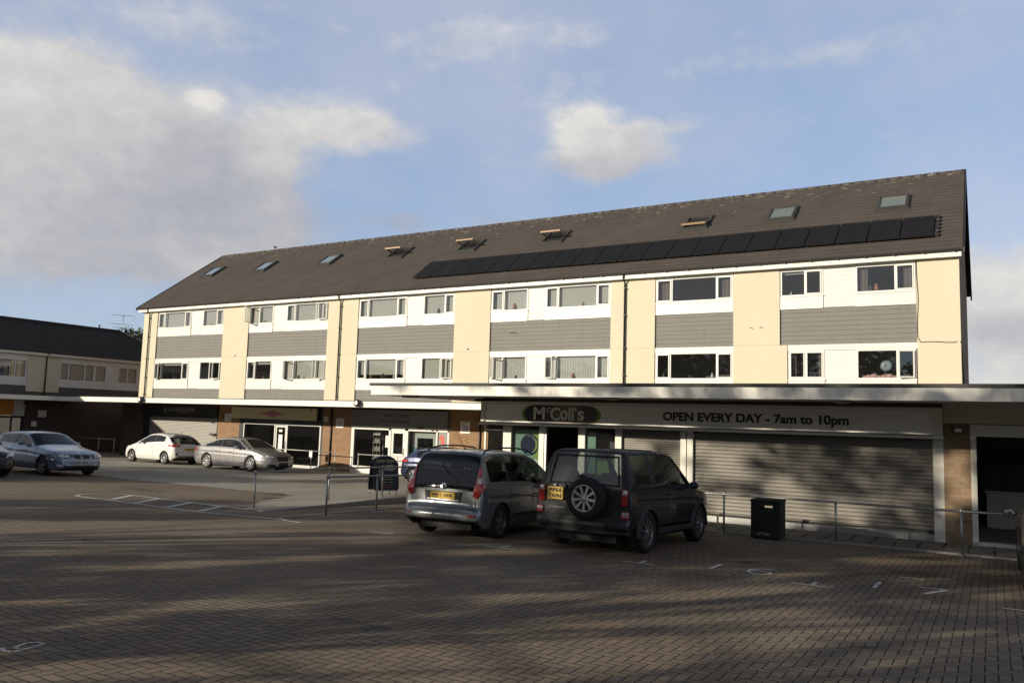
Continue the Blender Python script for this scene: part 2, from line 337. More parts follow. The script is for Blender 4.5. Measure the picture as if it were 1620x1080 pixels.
# ---------------------------------------------------------------- setting
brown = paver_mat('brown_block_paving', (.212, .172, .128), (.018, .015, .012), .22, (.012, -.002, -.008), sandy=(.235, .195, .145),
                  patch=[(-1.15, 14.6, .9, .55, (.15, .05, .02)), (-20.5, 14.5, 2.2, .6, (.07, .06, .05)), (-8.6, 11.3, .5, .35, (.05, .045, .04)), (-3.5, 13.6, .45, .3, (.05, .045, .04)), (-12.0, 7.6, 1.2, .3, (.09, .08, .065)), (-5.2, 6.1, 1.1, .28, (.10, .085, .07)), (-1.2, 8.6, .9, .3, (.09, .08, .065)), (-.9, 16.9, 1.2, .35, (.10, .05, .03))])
greyp = paver_mat('grey_block_paving', (.36, .335, .285), (.12, .11, .095), .16, (.0, .0, .0), sandy=(.31, .29, .245))
slabm = paver_mat('pavement_slab', (.20, .19, .17), (.04, .038, .034), .12, (0, 0, 0), cell=.45)
def sheet(name, xs, ys, dz, m, label=None, inside=None, rise=True):
    mb = MB(); nx, ny = len(xs), len(ys)
    vs = [(x, y, gz(x, y)+dz+(kerb_rise(x, y) if rise else 0)) for y in ys for x in xs]; fs = []
    for j in range(ny-1):
        for i in range(nx-1):
            if inside and not inside((xs[i]+xs[i+1])/2, (ys[j]+ys[j+1])/2): continue
            fs.append((j*nx+i, j*nx+i+1, (j+1)*nx+i+1, (j+1)*nx+i))
    mb.add(vs, fs); o = mb.build(name, m); return tag(o, kind='structure')
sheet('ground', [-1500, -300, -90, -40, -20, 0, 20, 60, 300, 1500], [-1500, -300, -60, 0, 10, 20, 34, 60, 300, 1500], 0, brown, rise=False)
# grey paved precinct: left of the kerb line, beyond the white line
def in_grey(x, y): return True
def polysheet(name, outline, dz, m, step=.7):
    bm = bmesh.new(); vs = [bm.verts.new((x, y, 0)) for x, y in outline]; bm.faces.new(vs)
    xs = [p[0] for p in outline]; ys = [p[1] for p in outline]
    t = math.floor(min(xs)/step)*step
    while t < max(xs):
        bmesh.ops.bisect_plane(bm, geom=bm.verts[:]+bm.edges[:]+bm.faces[:], plane_co=(t, 0, 0), plane_no=(1, 0, 0)); t += step
    t = math.floor(min(ys)/step)*step
    while t < max(ys):
        bmesh.ops.bisect_plane(bm, geom=bm.verts[:]+bm.edges[:]+bm.faces[:], plane_co=(0, t, 0), plane_no=(0, 1, 0)); t += step
    for v in bm.verts: v.co.z = gz(v.co.x, v.co.y)+kerb_rise(v.co.x, v.co.y)+dz
    bmesh.ops.recalc_face_normals(bm, faces=bm.faces)
    if bm.faces[0].normal.z < 0: bmesh.ops.reverse_faces(bm, faces=bm.faces)
    me = bpy.data.meshes.new(name); bm.to_mesh(me); bm.free(); me.materials.append(m)
    o = bpy.data.objects.new(name, me); C.objects.link(o); return tag(o, kind='structure')
polysheet('precinct_paving', [(-14.1, 12.9), (-14.1, 20.3), (-12.9, 20.3), (-12.9, 30.4), (-49.8, 30.4), (-49.8, 17.3), (-25.2, 16.95), (-17.2, 17.08), (-15.9, 14.6), (-14.75, 13.1)], .006, greyp)
# kerb along X = -14: stands on the car park level, its top level with the precinct
k = MB()
for i in range(22):
    y0, y1 = 12.9+i*.34, 12.9+(i+1)*.34-.008
    z = max(kerb_rise(-14.1, y0), .004)
    k.box(-14.12, -13.98, y0, y1, gz(0, y0)-.05, gz(0, y0)+z+.012)
tag(k.build('kerb', conc, bevel=.01), kind='structure')
# pavement strip with slabs in front of the convenience store
polysheet('pavement', [(-13.98, 18.25), (9, 18.25), (9, 20.34), (-12.9, 20.34), (-13.98, 20.34)], .03, slabm)
k = MB()
for i in range(25): k.box(-13.97+i*.915, -13.97+i*.915+.905, 18.13, 18.25, gz(0, 18.2)-.05, gz(0, 18.2)+.036)
tag(k.build('pavement_edging', conc, bevel=.006), kind='structure')
# painted markings
def marks(name, strokes, w, m=worn, z=.005):
    mb = MB()
    for st in strokes:
        for (a, b) in zip(st[:-1], st[1:]):
            a = Vector((*a, 0)); b = Vector((*b, 0)); d = (b-a); n = max(1, int(d.length/.6)); t = Vector((-d.y, d.x, 0)).normalized()*w/2
            e = d.normalized()*w*.3
            for q in range(n):
                p0 = a+d*(q/n)-(e if q == 0 else e*0); p1 = a+d*((q+1)/n)+(e if q == n-1 else e*0)
                mb.quad(*[(v.x, v.y, gz(v.x, v.y)+kerb_rise(v.x, v.y)+z) for v in (p0-t, p1-t, p1+t, p0+t)])
    return tag(mb.build(name, m), kind='structure')
def arc(cx, cy, r, a0, a1, n=14, sy=1.): return [(cx+r*math.cos(math.radians(a0+(a1-a0)*i/n)), cy+sy*r*math.sin(math.radians(a0+(a1-a0)*i/n))) for i in range(n+1)]
ts = []
for (x, y) in ((-4.78, 12.1), (-2.19, 12.0), (-7.21, 11.93), (-9.77, 11.95), (.35, 12.05)):
    ts += [[(x-.27, y), (x+.27, y)], [(x, y), (x, y+.32)]]
ts += [[(-1.25, 13.9), (-.95, 13.9)]]
marks('bay_marks', ts, .055)
D_ = {'6': [[(.32, .62), (.12, .60), (0, .42), (0, .18), (.1, .02), (.26, .02), (.36, .16), (.3, .32), (.14, .36), (.02, .26)]],
      '1': [[(.0, .0), (.0, .62)]], '7': [[(0, .6), (.36, .6), (.12, 0)]], '5': [[(.34, .6), (.05, .6), (.03, .36), (.25, .38), (.36, .2), (.22, 0), (0, .04)]], '4': [[(.28, 0), (.28, .62), (0, .2), (.38, .2)]]}
def number(name, s, x, y, sc=1., mirror=1):
    st = []
    for q, ch in enumerate(s):
        for pl in D_[ch]: st.append([(x+(q*.55+px)*sc*mirror, y+py*sc) for px, py in pl])
    marks(name, st, .065*sc)
number('bay_number', '16', -3.75, 12.45, .95); number('bay_number', '17', -1.45, 12.5, .95)
marks('bay_number', [[(-6.71, 3.62), (-6.62, 3.59), (-6.56, 3.62), (-6.56, 3.69), (-6.58, 3.80), (-6.60, 3.87), (-6.64, 3.90), (-6.70, 3.88), (-6.73, 3.82), (-6.70, 3.75), (-6.66, 3.69), (-6.61, 3.69)]], .034, paintw)
# hatched island and lane line
isl = [(-14.5, 12.95), (-17.0, 13.05), (-19.0, 13.1)]
marks('island_outline', [isl+arc(-19.0, 12.45, .65, 90, 270, 12)[1:]+[(-18.2, 11.82), (-14.4, 11.72), (-12.6, 12.1)]], .11, paintw, z=.009)
marks('island_hatching', [[(-18.07, 12.0), (-18.84, 13.01)], [(-17.03, 11.92), (-17.76, 13.01)], [(-15.86, 11.89), (-16.53, 13.01)], [(-14.8, 11.92), (-15.45, 13.06)]], .16, paintw, z=.009)
marks('lane_line', [[(-25.2, 16.95), (-21, 17.0), (-17.2, 17.1)], [(-12.9, 12.4), (-13.1, 17.6)], [(-12.7, 12.2), (-12.3, 12.0), (-11.9, 11.95)]], .08, paintw, z=.010)

mb = MB()
for (x, y) in ((-17.7, 16.75), (-16.5, 15.6)):
    for i in range(6): mb.box(x-.22, x+.22, y-.2+i*.068, y-.2+i*.068+.04, gz(x, y)+.008, gz(x, y)+.02)
tag(mb.build('drain_grating', mat('cast_iron', (.03, .028, .026), .8)), kind='structure')
# ---------------------------------------------------------------- the three storey parade
GF = gz(-30, 30)          # ground at the shop fronts
Y0 = 30.0
bld = root('parade_building', (-22, 30, GF), 'long three storey cream and grey clad parade under a brown tiled roof', 'building')
def lap(mb, x0, x1, z0, z1, y, pitch=.16, t=.018, m=0):
    """lapped horizontal boards facing -Y, real sloping faces"""
    n = max(1, round((z1-z0)/pitch)); h = (z1-z0)/n
    for i in range(n):
        a, b = z0+i*h, z0+(i+1)*h
        mb.add([(x0, y-t, a), (x1, y-t, a), (x1, y, b-.002), (x0, y, b-.002), (x0, y+.02, a), (x1, y+.02, a)], [(0, 1, 2, 3), (4, 5, 1, 0)], m)
def lapx(mb, y0, y1, z0, z1, x, pitch=.16, t=.018, m=0):
    n = max(1, round((z1-z0)/pitch)); h = (z1-z0)/n
    for i in range(n):
        a, b = z0+i*h, z0+(i+1)*h
        mb.add([(x+t, y0, a), (x+t, y1, a), (x, y1, b-.002), (x, y0, b-.002), (x-.02, y0, a), (x-.02, y1, a)], [(0, 1, 2, 3), (4, 5, 1, 0)], m)
PIERS = [(-43.45, -42.19), (-36.42, -34.42), (-28.66, -26.67), (-20.91, -18.99), (-13.2, -11.31), (-8.22, -6.53), (-2.06, -.78)]
for i, (a, b) in enumerate(PIERS):
    mb = MB(); mb.box(a, b, Y0, Y0+.3, 3.085, 5.86); b2_ = b+.26 if i == 5 else b
    mb.box(a, b2_, Y0, Y0+.3, .6, 3.07); mb.box(a+.01, b-.01, Y0+.015, Y0+.28, 3.07, 3.085)
    mb.build('render_pier', cream, bld)
BAYS = [(PIERS[i][1], PIERS[i+1][0]) for i in range(6)]
gm, wm = MB(), MB()
for i, (a, b) in enumerate(BAYS):
    lap(gm, a, b, 3.07, 4.40, Y0+.075); lap(gm, a if i != 5 else a+.26, b, .6, 1.37, Y0+.075)
gm.build('grey_boarding', grey_clad, bld)
two = [(-42.12, -39.2, [-41.53, -39.75]), (-38.21, -36.45, [-37.04]), (-34.38, -32.61, [-33.65]), (-31.63, -28.69, [-31.0, -29.39]), (-26.64, -23.68, [-26.05, -24.26]), (-22.72, -20.93, [-21.49]), (-18.97, -17.11, [-18.33]), (-16.25, -13.22, [-15.63, -13.84]), (-11.29, -8.24, [-10.64, -8.87]), (-6.51, -5.04, [-5.65]), (-3.96, -2.08, [-2.7])]
one = [(-42.17, -39.18, [-41.62, -39.74]), (-38.23, -36.44, [-37.16]), (-34.39, -32.53, [-33.78]), (-31.65, -28.68, [-30.93, -29.39]), (-26.65, -23.65, [-26.07, -24.2]), (-22.73, -20.93, [-21.58]), (-18.95, -17.11, [-18.31]), (-16.22, -13.22, [-15.69, -13.83]), (-11.28, -8.23, [-10.68, -8.85]), (-6.24, -5.01, [-5.65]), (-3.96, -2.1, [-2.68])]
# white boarding between the windows of a bay, panels below them, header strips above
def bay_of(x):
    for a, b in BAYS:
        if a-.3 <= x <= b+.3: return a, b
bm_, pm_ = MB(), MB()
for row, zs in ((two, (4.40, 4.84, 5.80, 5.86)), (one, (1.37, 1.83, 2.87, 3.07))):
    for a, b in BAYS:
        ws = [w for w in row if a-.15 <= (w[0]+w[1])/2 <= b+.15]
        if row is one and a == BAYS[5][0]: a += .26
        ws.sort(); cur = a
        for w in ws+[None]:
            e = w[0] if w else b
            if e-cur > .08: bm_ = MB(); lap(bm_, cur, e, zs[0], zs[2], Y0+.07, pitch=.15, t=.012); bm_.build('white_boarding', white_clad, bld)
            if w:
                pm_.box(w[0]-.005, w[1]+.005, Y0+.028, Y0+.10, zs[0]-.03, zs[1])   # panel below the window
                pm_.box(w[0]-.02, w[1]+.02, Y0+.005, Y0+.028, zs[1]-.035, zs[1]+.0)   # sill nose
                cur = w[1]
        pm_.box(a, b, Y0+.03, Y0+.10, zs[2], zs[3])
pm_.build('window_panel', white, bld)
# rooms behind: floors, back wall, cross walls
rm = MB()
for z in (.45, 2.98, 5.84): rm.box(-43.4, -.85, Y0+.14, 40.6, z, z+.10)
rm.box(-43.4, -.85, 32.2, 32.3, .55, 5.84)
for x in (-43.3, -38.7, -35.4, -32.1, -27.7, -23.2, -20, -16.7, -12.3, -7.4, -4.5, -1.0): rm.box(x-.05, x+.05, Y0+.14, 32.2, .56, 2.98); rm.box(x-.05, x+.05, Y0+.14, 32.2, 3.08, 5.83)
rm.build('inner_wall', room, bld)
def window(x0, x1, splits, z0, z1, y, parent, opens=(), dress='blind', drop=.3, fr=.055, nm='window', g=None):
    xs = [x0]+list(splits)+[x1]
    f = MB()
    f.box(x0, x0+fr, y, y+.09, z0, z1); f.box(x1-fr, x1, y, y+.09, z0, z1); f.box(x0+fr, x1-fr, y, y+.09, z0, z0+fr); f.box(x0+fr, x1-fr, y, y+.09, z1-fr, z1)
    for s in splits: f.box(s-fr*.5, s+fr*.5, y+.002, y+.088, z0+fr, z1-fr)
    fo = f.build(nm, white, parent)
    pn = MB()
    for i in range(len(xs)-1):
        a = xs[i]+(fr if i == 0 else fr/2); b = xs[i+1]-(fr if i == len(xs)-2 else fr/2); w = b-a
        op = [o for o in opens if o[0] == i]
        narrow = w < .75
        if op:
            # casement swung out: hinge side and angle
            _, side, ang = op[0]; hx = a if side == 'l' else b; s = 1 if side == 'l' else -1
            c, sn = math.cos(ang), math.sin(ang)
            def P(u, d, z): return (hx+s*(u*c-d*sn), y-.02-(u*sn+d*c)*1.0, z)
            cm, cg = MB(), MB(); t = .045
            for (u0, u1, q0, q1) in ((0, t, z0+fr, z1-fr), (w-t, w, z0+fr, z1-fr), (t, w-t, z0+fr, z0+fr+t), (t, w-t, z1-fr-t, z1-fr)):
                vs = [P(u, d, z) for z in (q0, q1) for d in (0, .05) for u in (u0, u1)]
                cm.add(vs, [(0, 2, 3, 1), (4, 5, 7, 6), (0, 1, 5, 4), (2, 6, 7, 3), (0, 4, 6, 2), (1, 3, 7, 5)])
            cg.quad(P(t, .02, z0+fr+t), P(w-t, .02, z0+fr+t), P(w-t, .02, z1-fr-t), P(t, .02, z1-fr-t))
            co = cm.build('casement', white, fo); cg.build('casement_pane', winglass, fo)
        else:
            t = .04 if narrow else .0
            if narrow:
                c = MB()
                c.box(a, a+t, y-.022, y+.03, z0+fr, z1-fr); c.box(b-t, b, y-.022, y+.03, z0+fr, z1-fr); c.box(a+t, b-t, y-.022, y+.03, z0+fr, z0+fr+t); c.box(a+t, b-t, y-.022, y+.03, z1-fr-t, z1-fr)
                c.build('casement', white, fo)
            pn.quad((a+t, y+.03, z0+fr+t), (b-t, y+.03, z0+fr+t), (b-t, y+.03, z1-fr-t), (a+t, y+.03, z1-fr-t))
    if pn.v: pn.build('pane', g or winglass, fo)
    h = z1-z0
    if dress == 'blind':
        b = MB(); b.box(x0+fr, x1-fr, y+.14, y+.145, z1-h*drop, z1-.03); b.build('roller_blind', blind, fo)
    elif dress == 'net':
        b = MB(); n = int((x1-x0)/.06)
        for i in range(n):
            xa = x0+fr+(x1-x0-2*fr)*i/n; xb = x0+fr+(x1-x0-2*fr)*(i+1)/n; dy = .02 if i % 2 else 0
            b.quad((xa, y+.15+dy, z0+.02), (xb, y+.17-dy, z0+.02), (xb, y+.17-dy, z1-.02), (xa, y+.15+dy, z1-.02))
        b.build('net_curtain', net, fo)
    elif dress == 'drape':
        b = MB()
        for (xa, xb) in ((x0+fr, x0+(x1-x0)*.2), (x1-(x1-x0)*.2, x1-fr)):
            n = 6
            for i in range(n):
                p, q = xa+(xb-xa)*i/n, xa+(xb-xa)*(i+1)/n; dy = .03 if i % 2 else 0
                b.quad((p, y+.15+dy, z0), (q, y+.18-dy, z0), (q, y+.18-dy, z1), (p, y+.15+dy, z1))
        b.build('curtain', curtain, fo)
    return fo
dr2 = [('blind', 1.), ('blind', 1.), ('blind', .9), ('blind', .95), ('blind', 1.), ('blind', 1.), ('net', 0), ('blind', .97), ('drape', 0), ('blind', .14), ('drape', 0)]
op2 = {2: [(0, 'l', 1.15)], 3: [(2, 'r', .3)]}
dr1 = [('blind', .18), ('none', 0), ('blind', .2), ('blind', .97), ('blind', .75), ('blind', .95), ('net', 0), ('net', 0), ('none', 0), ('drape', 0), ('none', 0)]
op1 = {0: [(0, 'l', .2)], 1: [(1, 'r', .35)], 3: [(0, 'l', .7), (2, 'r', .6)], 5: [(1, 'r', .25)], 6: [(0, 'l', .75)], 7: [(0, 'l', .35)], 10: [(1, 'r', .2)]}
for i, (a, b, sp_) in enumerate(two): window(a, b, sp_, 4.84, 5.80, Y0+.04, bld, op2.get(i, ()), *dr2[i])
for i, (a, b, sp_) in enumerate(one): window(a, b, sp_, 1.83, 2.87, Y0+.04, bld, op1.get(i, ()), *dr1[i])
# odds and ends on the window sills
so_m = [mat('ornament_pale', (.55, .52, .48), .5), mat('ornament_terracotta', (.35, .14, .08), .7), leaf]
for i, (a, b, z) in enumerate([(w[0], w[1], zz) for row, zz in ((two, 4.92), (one, 1.90)) for w in row]):
    for q in range(i % 4):
        x = a+.2+(b-a-.4)*random.random(); h_ = random.uniform(.08, .26); mb = MB()
        mb.lathe([(0, 0), (h_*.22, 0), (h_*.34, h_*.4), (h_*.16, h_*.8), (h_*.2, h_), (0, h_)], (x, 30.16, z), axis='z', n=10); mb.build('sill_ornament', so_m[(i+q) % 3], bld)
# a few things seen through the bottom right window: bedding and a pale fan
mb = MB(); mb.lathe([(.02, -.02), (.14, -.05), (.21, 0), (.14, .05), (.02, .02)], (-3.1, 30.9, 2.35), n=20); mb.tube([(-3.1, 30.5, 1.6), (-3.1, 30.5, 2.1)], .02)
mb.build('fan', mat('pale_plastic', (.22, .26, .3), .4), bld)
mb = MB()
for i in range(7): mb.lathe([(.01, -.13), (.12, -.09), (.16, 0), (.11, .1), (.01, .13)], (-3.75+i*.16, 30.35, 1.86+.03*(i % 3)), axis='z', n=10)
mb.build('bedding', mat('pink_bedding', (.55, .32, .30), .9, var=.3, vs=9), bld)
# fascia, soffit, gutter
mb = MB(); mb.box(-43.72, -.70, 29.78, 29.82, 5.855, 6.045); mb.box(-43.70, -.72, 29.82, 30.14, 5.862, 5.88); mb.build('fascia', fasc, bld)
mb = MB()
for i in range(3):
    xa, xb = (-43.78, -27.7, -12.6)[i], (-27.72, -12.62, -.66)[i]
    pr = [(29.78+.055*math.cos(t)-.06, 6.075+.055*math.sin(t)) for t in [PI+PI*j/8 for j in range(9)]]
    n = len(pr); mb.add([(x, p, q) for x in (xa, xb) for p, q in pr], [(j, j+1, n+j+1, n+j) for j in range(n-1)]+[tuple(range(n)), tuple(range(n, 2*n))], 0, False)
for x in np.arange(-43.2, -.8, .9): mb.box(x-.015, x+.015, 29.66, 29.79, 6.01, 6.03)
mb.build('gutter', black_pl, bld)
for x in (-42.83, -27.78, -12.57):
    mb = MB(); mb.tube([(x, 29.72, 6.03), (x, 29.73, 5.92), (x, 29.93, 5.72), (x, 29.93, .74)], .036, n=10)
    for z in (5.5, 4.4, 3.1, 2.0, 1.0): mb.box(x-.05, x+.05, 29.88, 30.0, z-.02, z+.02)
    mb.build('downpipe', black_pl, bld)
# gable walls
RS = .718
def roofz(y): return 6.08+(y-29.70)*RS if y <= 35.7 else 6.08+6.0*RS-(y-35.7)*RS
for x0, x1 in ((-43.42, -43.2), (-1.0, -.80)):
    mb = MB(); mb.prism([(x0, 30.31, GF-.1), (x0, 41.0, GF-.1), (x0, 41.0, 6.0), (x0, 41.0, roofz(41.0)-.08), (x0, 35.7, roofz(35.7)-.12), (x0, 30.31, roofz(30.31)-.1)], (x1-x0, 0, 0)); mb.build('gable_wall', brick_b, bld)
mb = MB(); mb.box(-43.2, -1.0, 40.8, 41.0, GF-.1, 6.1); mb.build('rear_wall', brick_b, bld)
# roof: 24 tile courses on the front slope
nrm = Vector((0, -RS, 1)).normalized(); slope = Vector((0, 1, RS)).normalized(); SL = 6.0*math.hypot(1, RS)
def rp(x, s, h=0): p = Vector((x, 29.70, 6.08))+slope*s+nrm*h; return tuple(p)
mb = MB(); NC = 24
for i in range(NC):
    a, b = SL*i/NC, SL*(i+1)/NC
    xs = [-43.78+j*(43.12/40) for j in range(41)]
    for j in range(40):
        e = .004*math.sin(i*7.1+j*3.7)
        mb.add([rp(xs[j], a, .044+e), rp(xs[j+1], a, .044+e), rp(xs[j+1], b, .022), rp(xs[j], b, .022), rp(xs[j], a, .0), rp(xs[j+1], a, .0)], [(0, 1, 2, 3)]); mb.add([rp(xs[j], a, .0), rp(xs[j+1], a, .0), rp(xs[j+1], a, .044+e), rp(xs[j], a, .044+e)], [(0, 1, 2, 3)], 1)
mb.quad((-43.78, 35.72, roofz(35.7)+.03), (-.66, 35.72, roofz(35.7)+.03), (-.66, 41.5, roofz(41.5)+.03), (-43.78, 41.5, roofz(41.5)+.03))
mb.box(-43.76, -.68, 29.72, 29.80, 6.045, 6.10)
roof = mb.build('roof', [tile, tile_nose_shade], bld, recalc=False)
mb = MB()
for i in range(95):
    xa = -43.8+i*.4545; mb.tube([(xa, 35.7, roofz(35.7)-.03), (xa+.447, 35.7, roofz(35.7)-.035)], .125+.004*(i % 3), n=12)
mb.build('ridge_tiles', tile, roof)
for x0, x1 in ((-43.84, -43.78), (-.66, -.60)):
    mb = MB()
    mb.prism([(x0, 29.66, roofz(29.66)-.10), (x0, 35.7, roofz(35.7)-.13), (x0, 41.55, roofz(41.55)-.10), (x0, 41.55, roofz(41.55)+.07), (x0, 35.7, roofz(35.7)+.09), (x0, 29.66, roofz(29.66)+.07)], (x1-x0, 0, 0)); mb.build('verge', black_pl, roof)
# skylights: roof windows; some swung open on their middle pivot
pine = mat('pine_sash', (.36, .24, .13), .5, var=.2, vs=8, stretch=(8, 1, 1)); skf = mat('skylight_cladding', (.075, .075, .07), .45, .2)
skyg = glass('skylight_glass', (.75, .8, .8), 1.8, 1.55, .01)
def rbox(mb, x0, x1, s0, s1, h0, h1, m=0):
    vs = [rp(x, s, h) for h in (h0, h1) for s in (s0, s1) for x in (x0, x1)]
    mb.add(vs, [(0, 2, 3, 1), (4, 5, 7, 6), (0, 1, 5, 4), (2, 6, 7, 3), (0, 4, 6, 2), (1, 3, 7, 5)], m)
SKY = [(-42.35, 0), (-37.77, 0), (-32.6, 0), (-27.55, 47), (-23.0, 50), (-18.15, 47), (-11.27, 15), (-7.72, 0), (-3.6, 0)]
for x, ang in SKY:
    w = 1.13; s0, s1 = 3.93, 5.22
    mb = MB(); fw_ = .09
    rbox(mb, x-.06, x+w+.06, s0-.16, s1+.06, .02, .058)      # flashing
    rbox(mb, x, x+fw_, s0, s1, .058, .13); rbox(mb, x+w-fw_, x+w, s0, s1, .058, .13); rbox(mb, x+fw_, x+w-fw_, s0, s0+fw_, .058, .13); rbox(mb, x+fw_, x+w-fw_, s1-fw_, s1, .058, .13)
    fo = mb.build('skylight', skf, roof)
    # sash as a rotated box set about the pivot
    piv = Vector((0, *rp(0, (s0+s1)/2, .11)[1:])); a = math.radians(ang)
    def sp_(x_, u, h):   # u along slope from pivot, h normal; rotated by a (bottom swings out)
        d = slope*(u*math.cos(a)+h*math.sin(a))+nrm*(-u*math.sin(a)+h*math.cos(a)); p = piv+d; return (x_, p.y, p.z)
    H = (s1-s0)/2-.05; t = .07
    sm = MB()
    for (xa, xb, ua, ub) in ((x+.05, x+.05+t, -H, H), (x+w-.05-t, x+w-.05, -H, H), (x+.05+t, x+w-.05-t, -H, -H+t), (x+.05+t, x+w-.05-t, H-t, H)):
        vs = [sp_(x_, u, h) for h in (-.03, .05) for u in (ua, ub) for x_ in (xa, xb)]
        sm.add(vs, [(4, 5, 7, 6)], 0); sm.add(vs, [(0, 2, 3, 1), (0, 1, 5, 4), (2, 6, 7, 3), (0, 4, 6, 2), (1, 3, 7, 5)], 1 if ang else 0)
    so_ = sm.build('sash', [skf, pine], roof)
    gm_ = MB(); gm_.quad(sp_(x+.1, -H+t, .01), sp_(x+w-.1, -H+t, .01), sp_(x+w-.1, H-t, .01), sp_(x+.1, H-t, .01)); gm_.build('skylight_pane', skyg, roof)
    if not ang:
        bb = MB(); bb.quad(*[rp(q, s, .105) for q, s in ((x+.1, s0+.1), (x+w-.1, s0+.1), (x+w-.1, s1-.1), (x+.1, s1-.1))]); bb.build('skylight_blind', mat('skylight_blind', (.34, .37, .37), .9), roof)
        if abs(x+3.6) < .1:
            bb = MB(); bb.quad(*[rp(q, s, .108) for q, s in ((x+.1, s1-.42), (x+w-.1, s1-.42), (x+w-.1, s1-.1), (x+.1, s1-.1))]); bb.build('skylight_blind', blind, roof)
    else:
        bb = MB(); rbox(bb, x+.09, x+w-.09, s0+.09, s1-.09, .059, .0605); bb.build('skylight_opening', dark, roof)
# solar panels
PX = -23.72
for i in range(21):
    x = PX+i*1.0577; mb = MB(); a, b = x+.014, x+1.036; s0, s1 = .93+.0, 2.70
    rbox(mb, a, b, s0, s1, .12, .155, 1)
    rbox(mb, a+.02, b-.02, s0+.02, s1-.02, .155, .1565, 0)
    mb.build('solar_panel', [solar, solarf], bld)
mb = MB()
for s in (1.3, 2.3): rbox(mb, PX-.05, -1.42, s-.02, s+.02, .07, .11)
for s in np.arange(1.0, 2.7, .32): rbox(mb, -1.50, -1.38, s, s+.16, .06, .14)
mb.build('mounting_rail', dmetal, bld)
mb = MB(); rbox(mb, -1.45, -1.41, 1.28, 1.33, .14, .16); rbox(mb, -1.45, -1.41, 2.28, 2.33, .14, .16); mb.build('clamp', alu, bld)
# cable down the right hand pier
pts = [(-2.03+.02*math.sin(z*3.1), 29.985, z) for z in np.arange(5.84, 3.05, -.2)]+[(-2.0+q, 29.985, 3.06+.02*math.sin(q*5)) for q in np.arange(.05, 1.22, .15)]
mb = MB(); mb.tube(pts, .011, n=5); mb.tube([(-.785, 29.98, 3.06), (-.77, 30.2, 2.8), (-.77, 31.5, 1.9), (-.77, 33.5, .9)], .02, n=5); mb.build('cable', black_pl, bld)
mb = MB()
for (x, z) in ((-7.6, 3.75), (-7.25, 3.77)): mb.tube([(x, 29.99, z), (x+.1, 29.95, z-.04)], .012, n=5)
for (x, z) in ((-35.3, 3.16), (-20.1, 3.2)): mb.lathe([(.001, -.02), (.035, -.01), (.04, .0)], (x, 29.985, z), n=8)
mb.tube([(-17.95, 30.03, 3.86), (-17.8, 30.02, 3.9), (-17.6, 30.02, 3.84)], .012, n=5)
mb.build('wall_fixing', dmetal, bld)
# ---- canopy over the shop fronts
def canopy(nm, x0, x1, y0, y1, z0, z1, par, front='y', felt_h=.03, th=.035, ends=()):
    mb = MB(); mb.box(x0+th, x1-(th if 'x1' in ends else 0), y0+th, y1, z0+.02, z1-.01); o = mb.build(nm, soffit, par)
    f = MB()
    if 'y' in front: f.box(x0, x1, y0, y0+th-.002, z0, z1-.002)
    if 'x+' in front: f.box(x1-th+.002, x1, y0+th, y1, z0, z1-.002)
    if 'x-' in front: f.box(x0, x0+th-.002, y0+th, y1, z0, z1-.002)
    f.build('canopy_fascia', fasc, o)
    g_ = MB(); g_.box(x0-.015, x1+.015, y0-.015, y1, z1, z1+felt_h); g_.build('roof_felt', felt, o); return o
canopy('canopy', -46.9, -12.95, 27.0, 29.995, .459, .715, bld, 'y')
# drop beam behind the fascia
# ---- ground floor
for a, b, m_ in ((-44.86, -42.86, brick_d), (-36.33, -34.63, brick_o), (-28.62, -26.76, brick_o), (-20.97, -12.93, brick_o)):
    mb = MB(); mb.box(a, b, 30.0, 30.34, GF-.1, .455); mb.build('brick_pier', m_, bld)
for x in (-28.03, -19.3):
    mb = MB(); mb.tube([(x, 29.95, .46), (x, 29.95, GF)], .04, n=8); mb.build('downpipe', black_pl, bld)
shop_in = MB()
for a, b in ((-42.86, -36.33), (-34.63, -28.62), (-26.76, -20.97)):
    shop_in.quad((a, 36, GF), (b, 36, GF), (b, 36, .45), (a, 36, .45)); shop_in.quad((a, 30.3, GF), (a, 36, GF), (a, 36, .45), (a, 30.3, .45)); shop_in.quad((b, 30.3, GF), (b, 36, GF), (b, 36, .45), (b, 30.3, .45)); shop_in.quad((a, 30.1, GF+.02), (b, 30.1, GF+.02), (b, 36, GF+.02), (a, 36, GF+.02))
shop_in.build('shop_interior', dark, bld, recalc=False)
def shutter(nm, x0, x1, z0, z1, y, par, m, pitch=.076, depth=.016):
    mb = MB(); n = int((z1-z0)/pitch)
    for i in range(n):
        a = z0+(z1-z0)*i/n; h = (z1-z0)/n
        zz = [a, a+h*.12, a+h*.3, a+h*.55, a+h*.8, a+h*.92]; dd = [0, 0, depth*.8, depth, depth*.7, 0]
        for q in range(6):
            z_a, d_a = zz[q], dd[q]; z_b, d_b = (zz[q+1], dd[q+1]) if q < 5 else (a+h, 0)
            mb.quad((x0, y-d_a, z_a), (x1, y-d_a, z_a), (x1, y-d_b, z_b), (x0, y-d_b, z_b))
    mb.box(x0, x1, y-.03, y+.01, z0-.06, z0)
    return mb.build(nm, m, par)
shm = mat('shutter_galvanised', (.30, .29, .265), .55, .25, var=.14, vs=1.2, stretch=(1, 1, 3))
# unit 1: barber, shutter down
mb = MB(); mb.box(-42.86, -42.36, 30.02, 30.2, GF, -.27); mb.box(-36.44, -36.33, 30.02, 30.2, GF, -.27); mb.box(-42.86, -36.33, 30.0, 30.2, -.27, -.17); mb.box(-36.9, -36.45, 29.93, 30.0, -1.2, -1.08)
sf = mb.build('shop_front', black_pl, bld); shutter('shutter', -42.36, -36.44, GF+.08, -.27, 30.1, sf, shm)
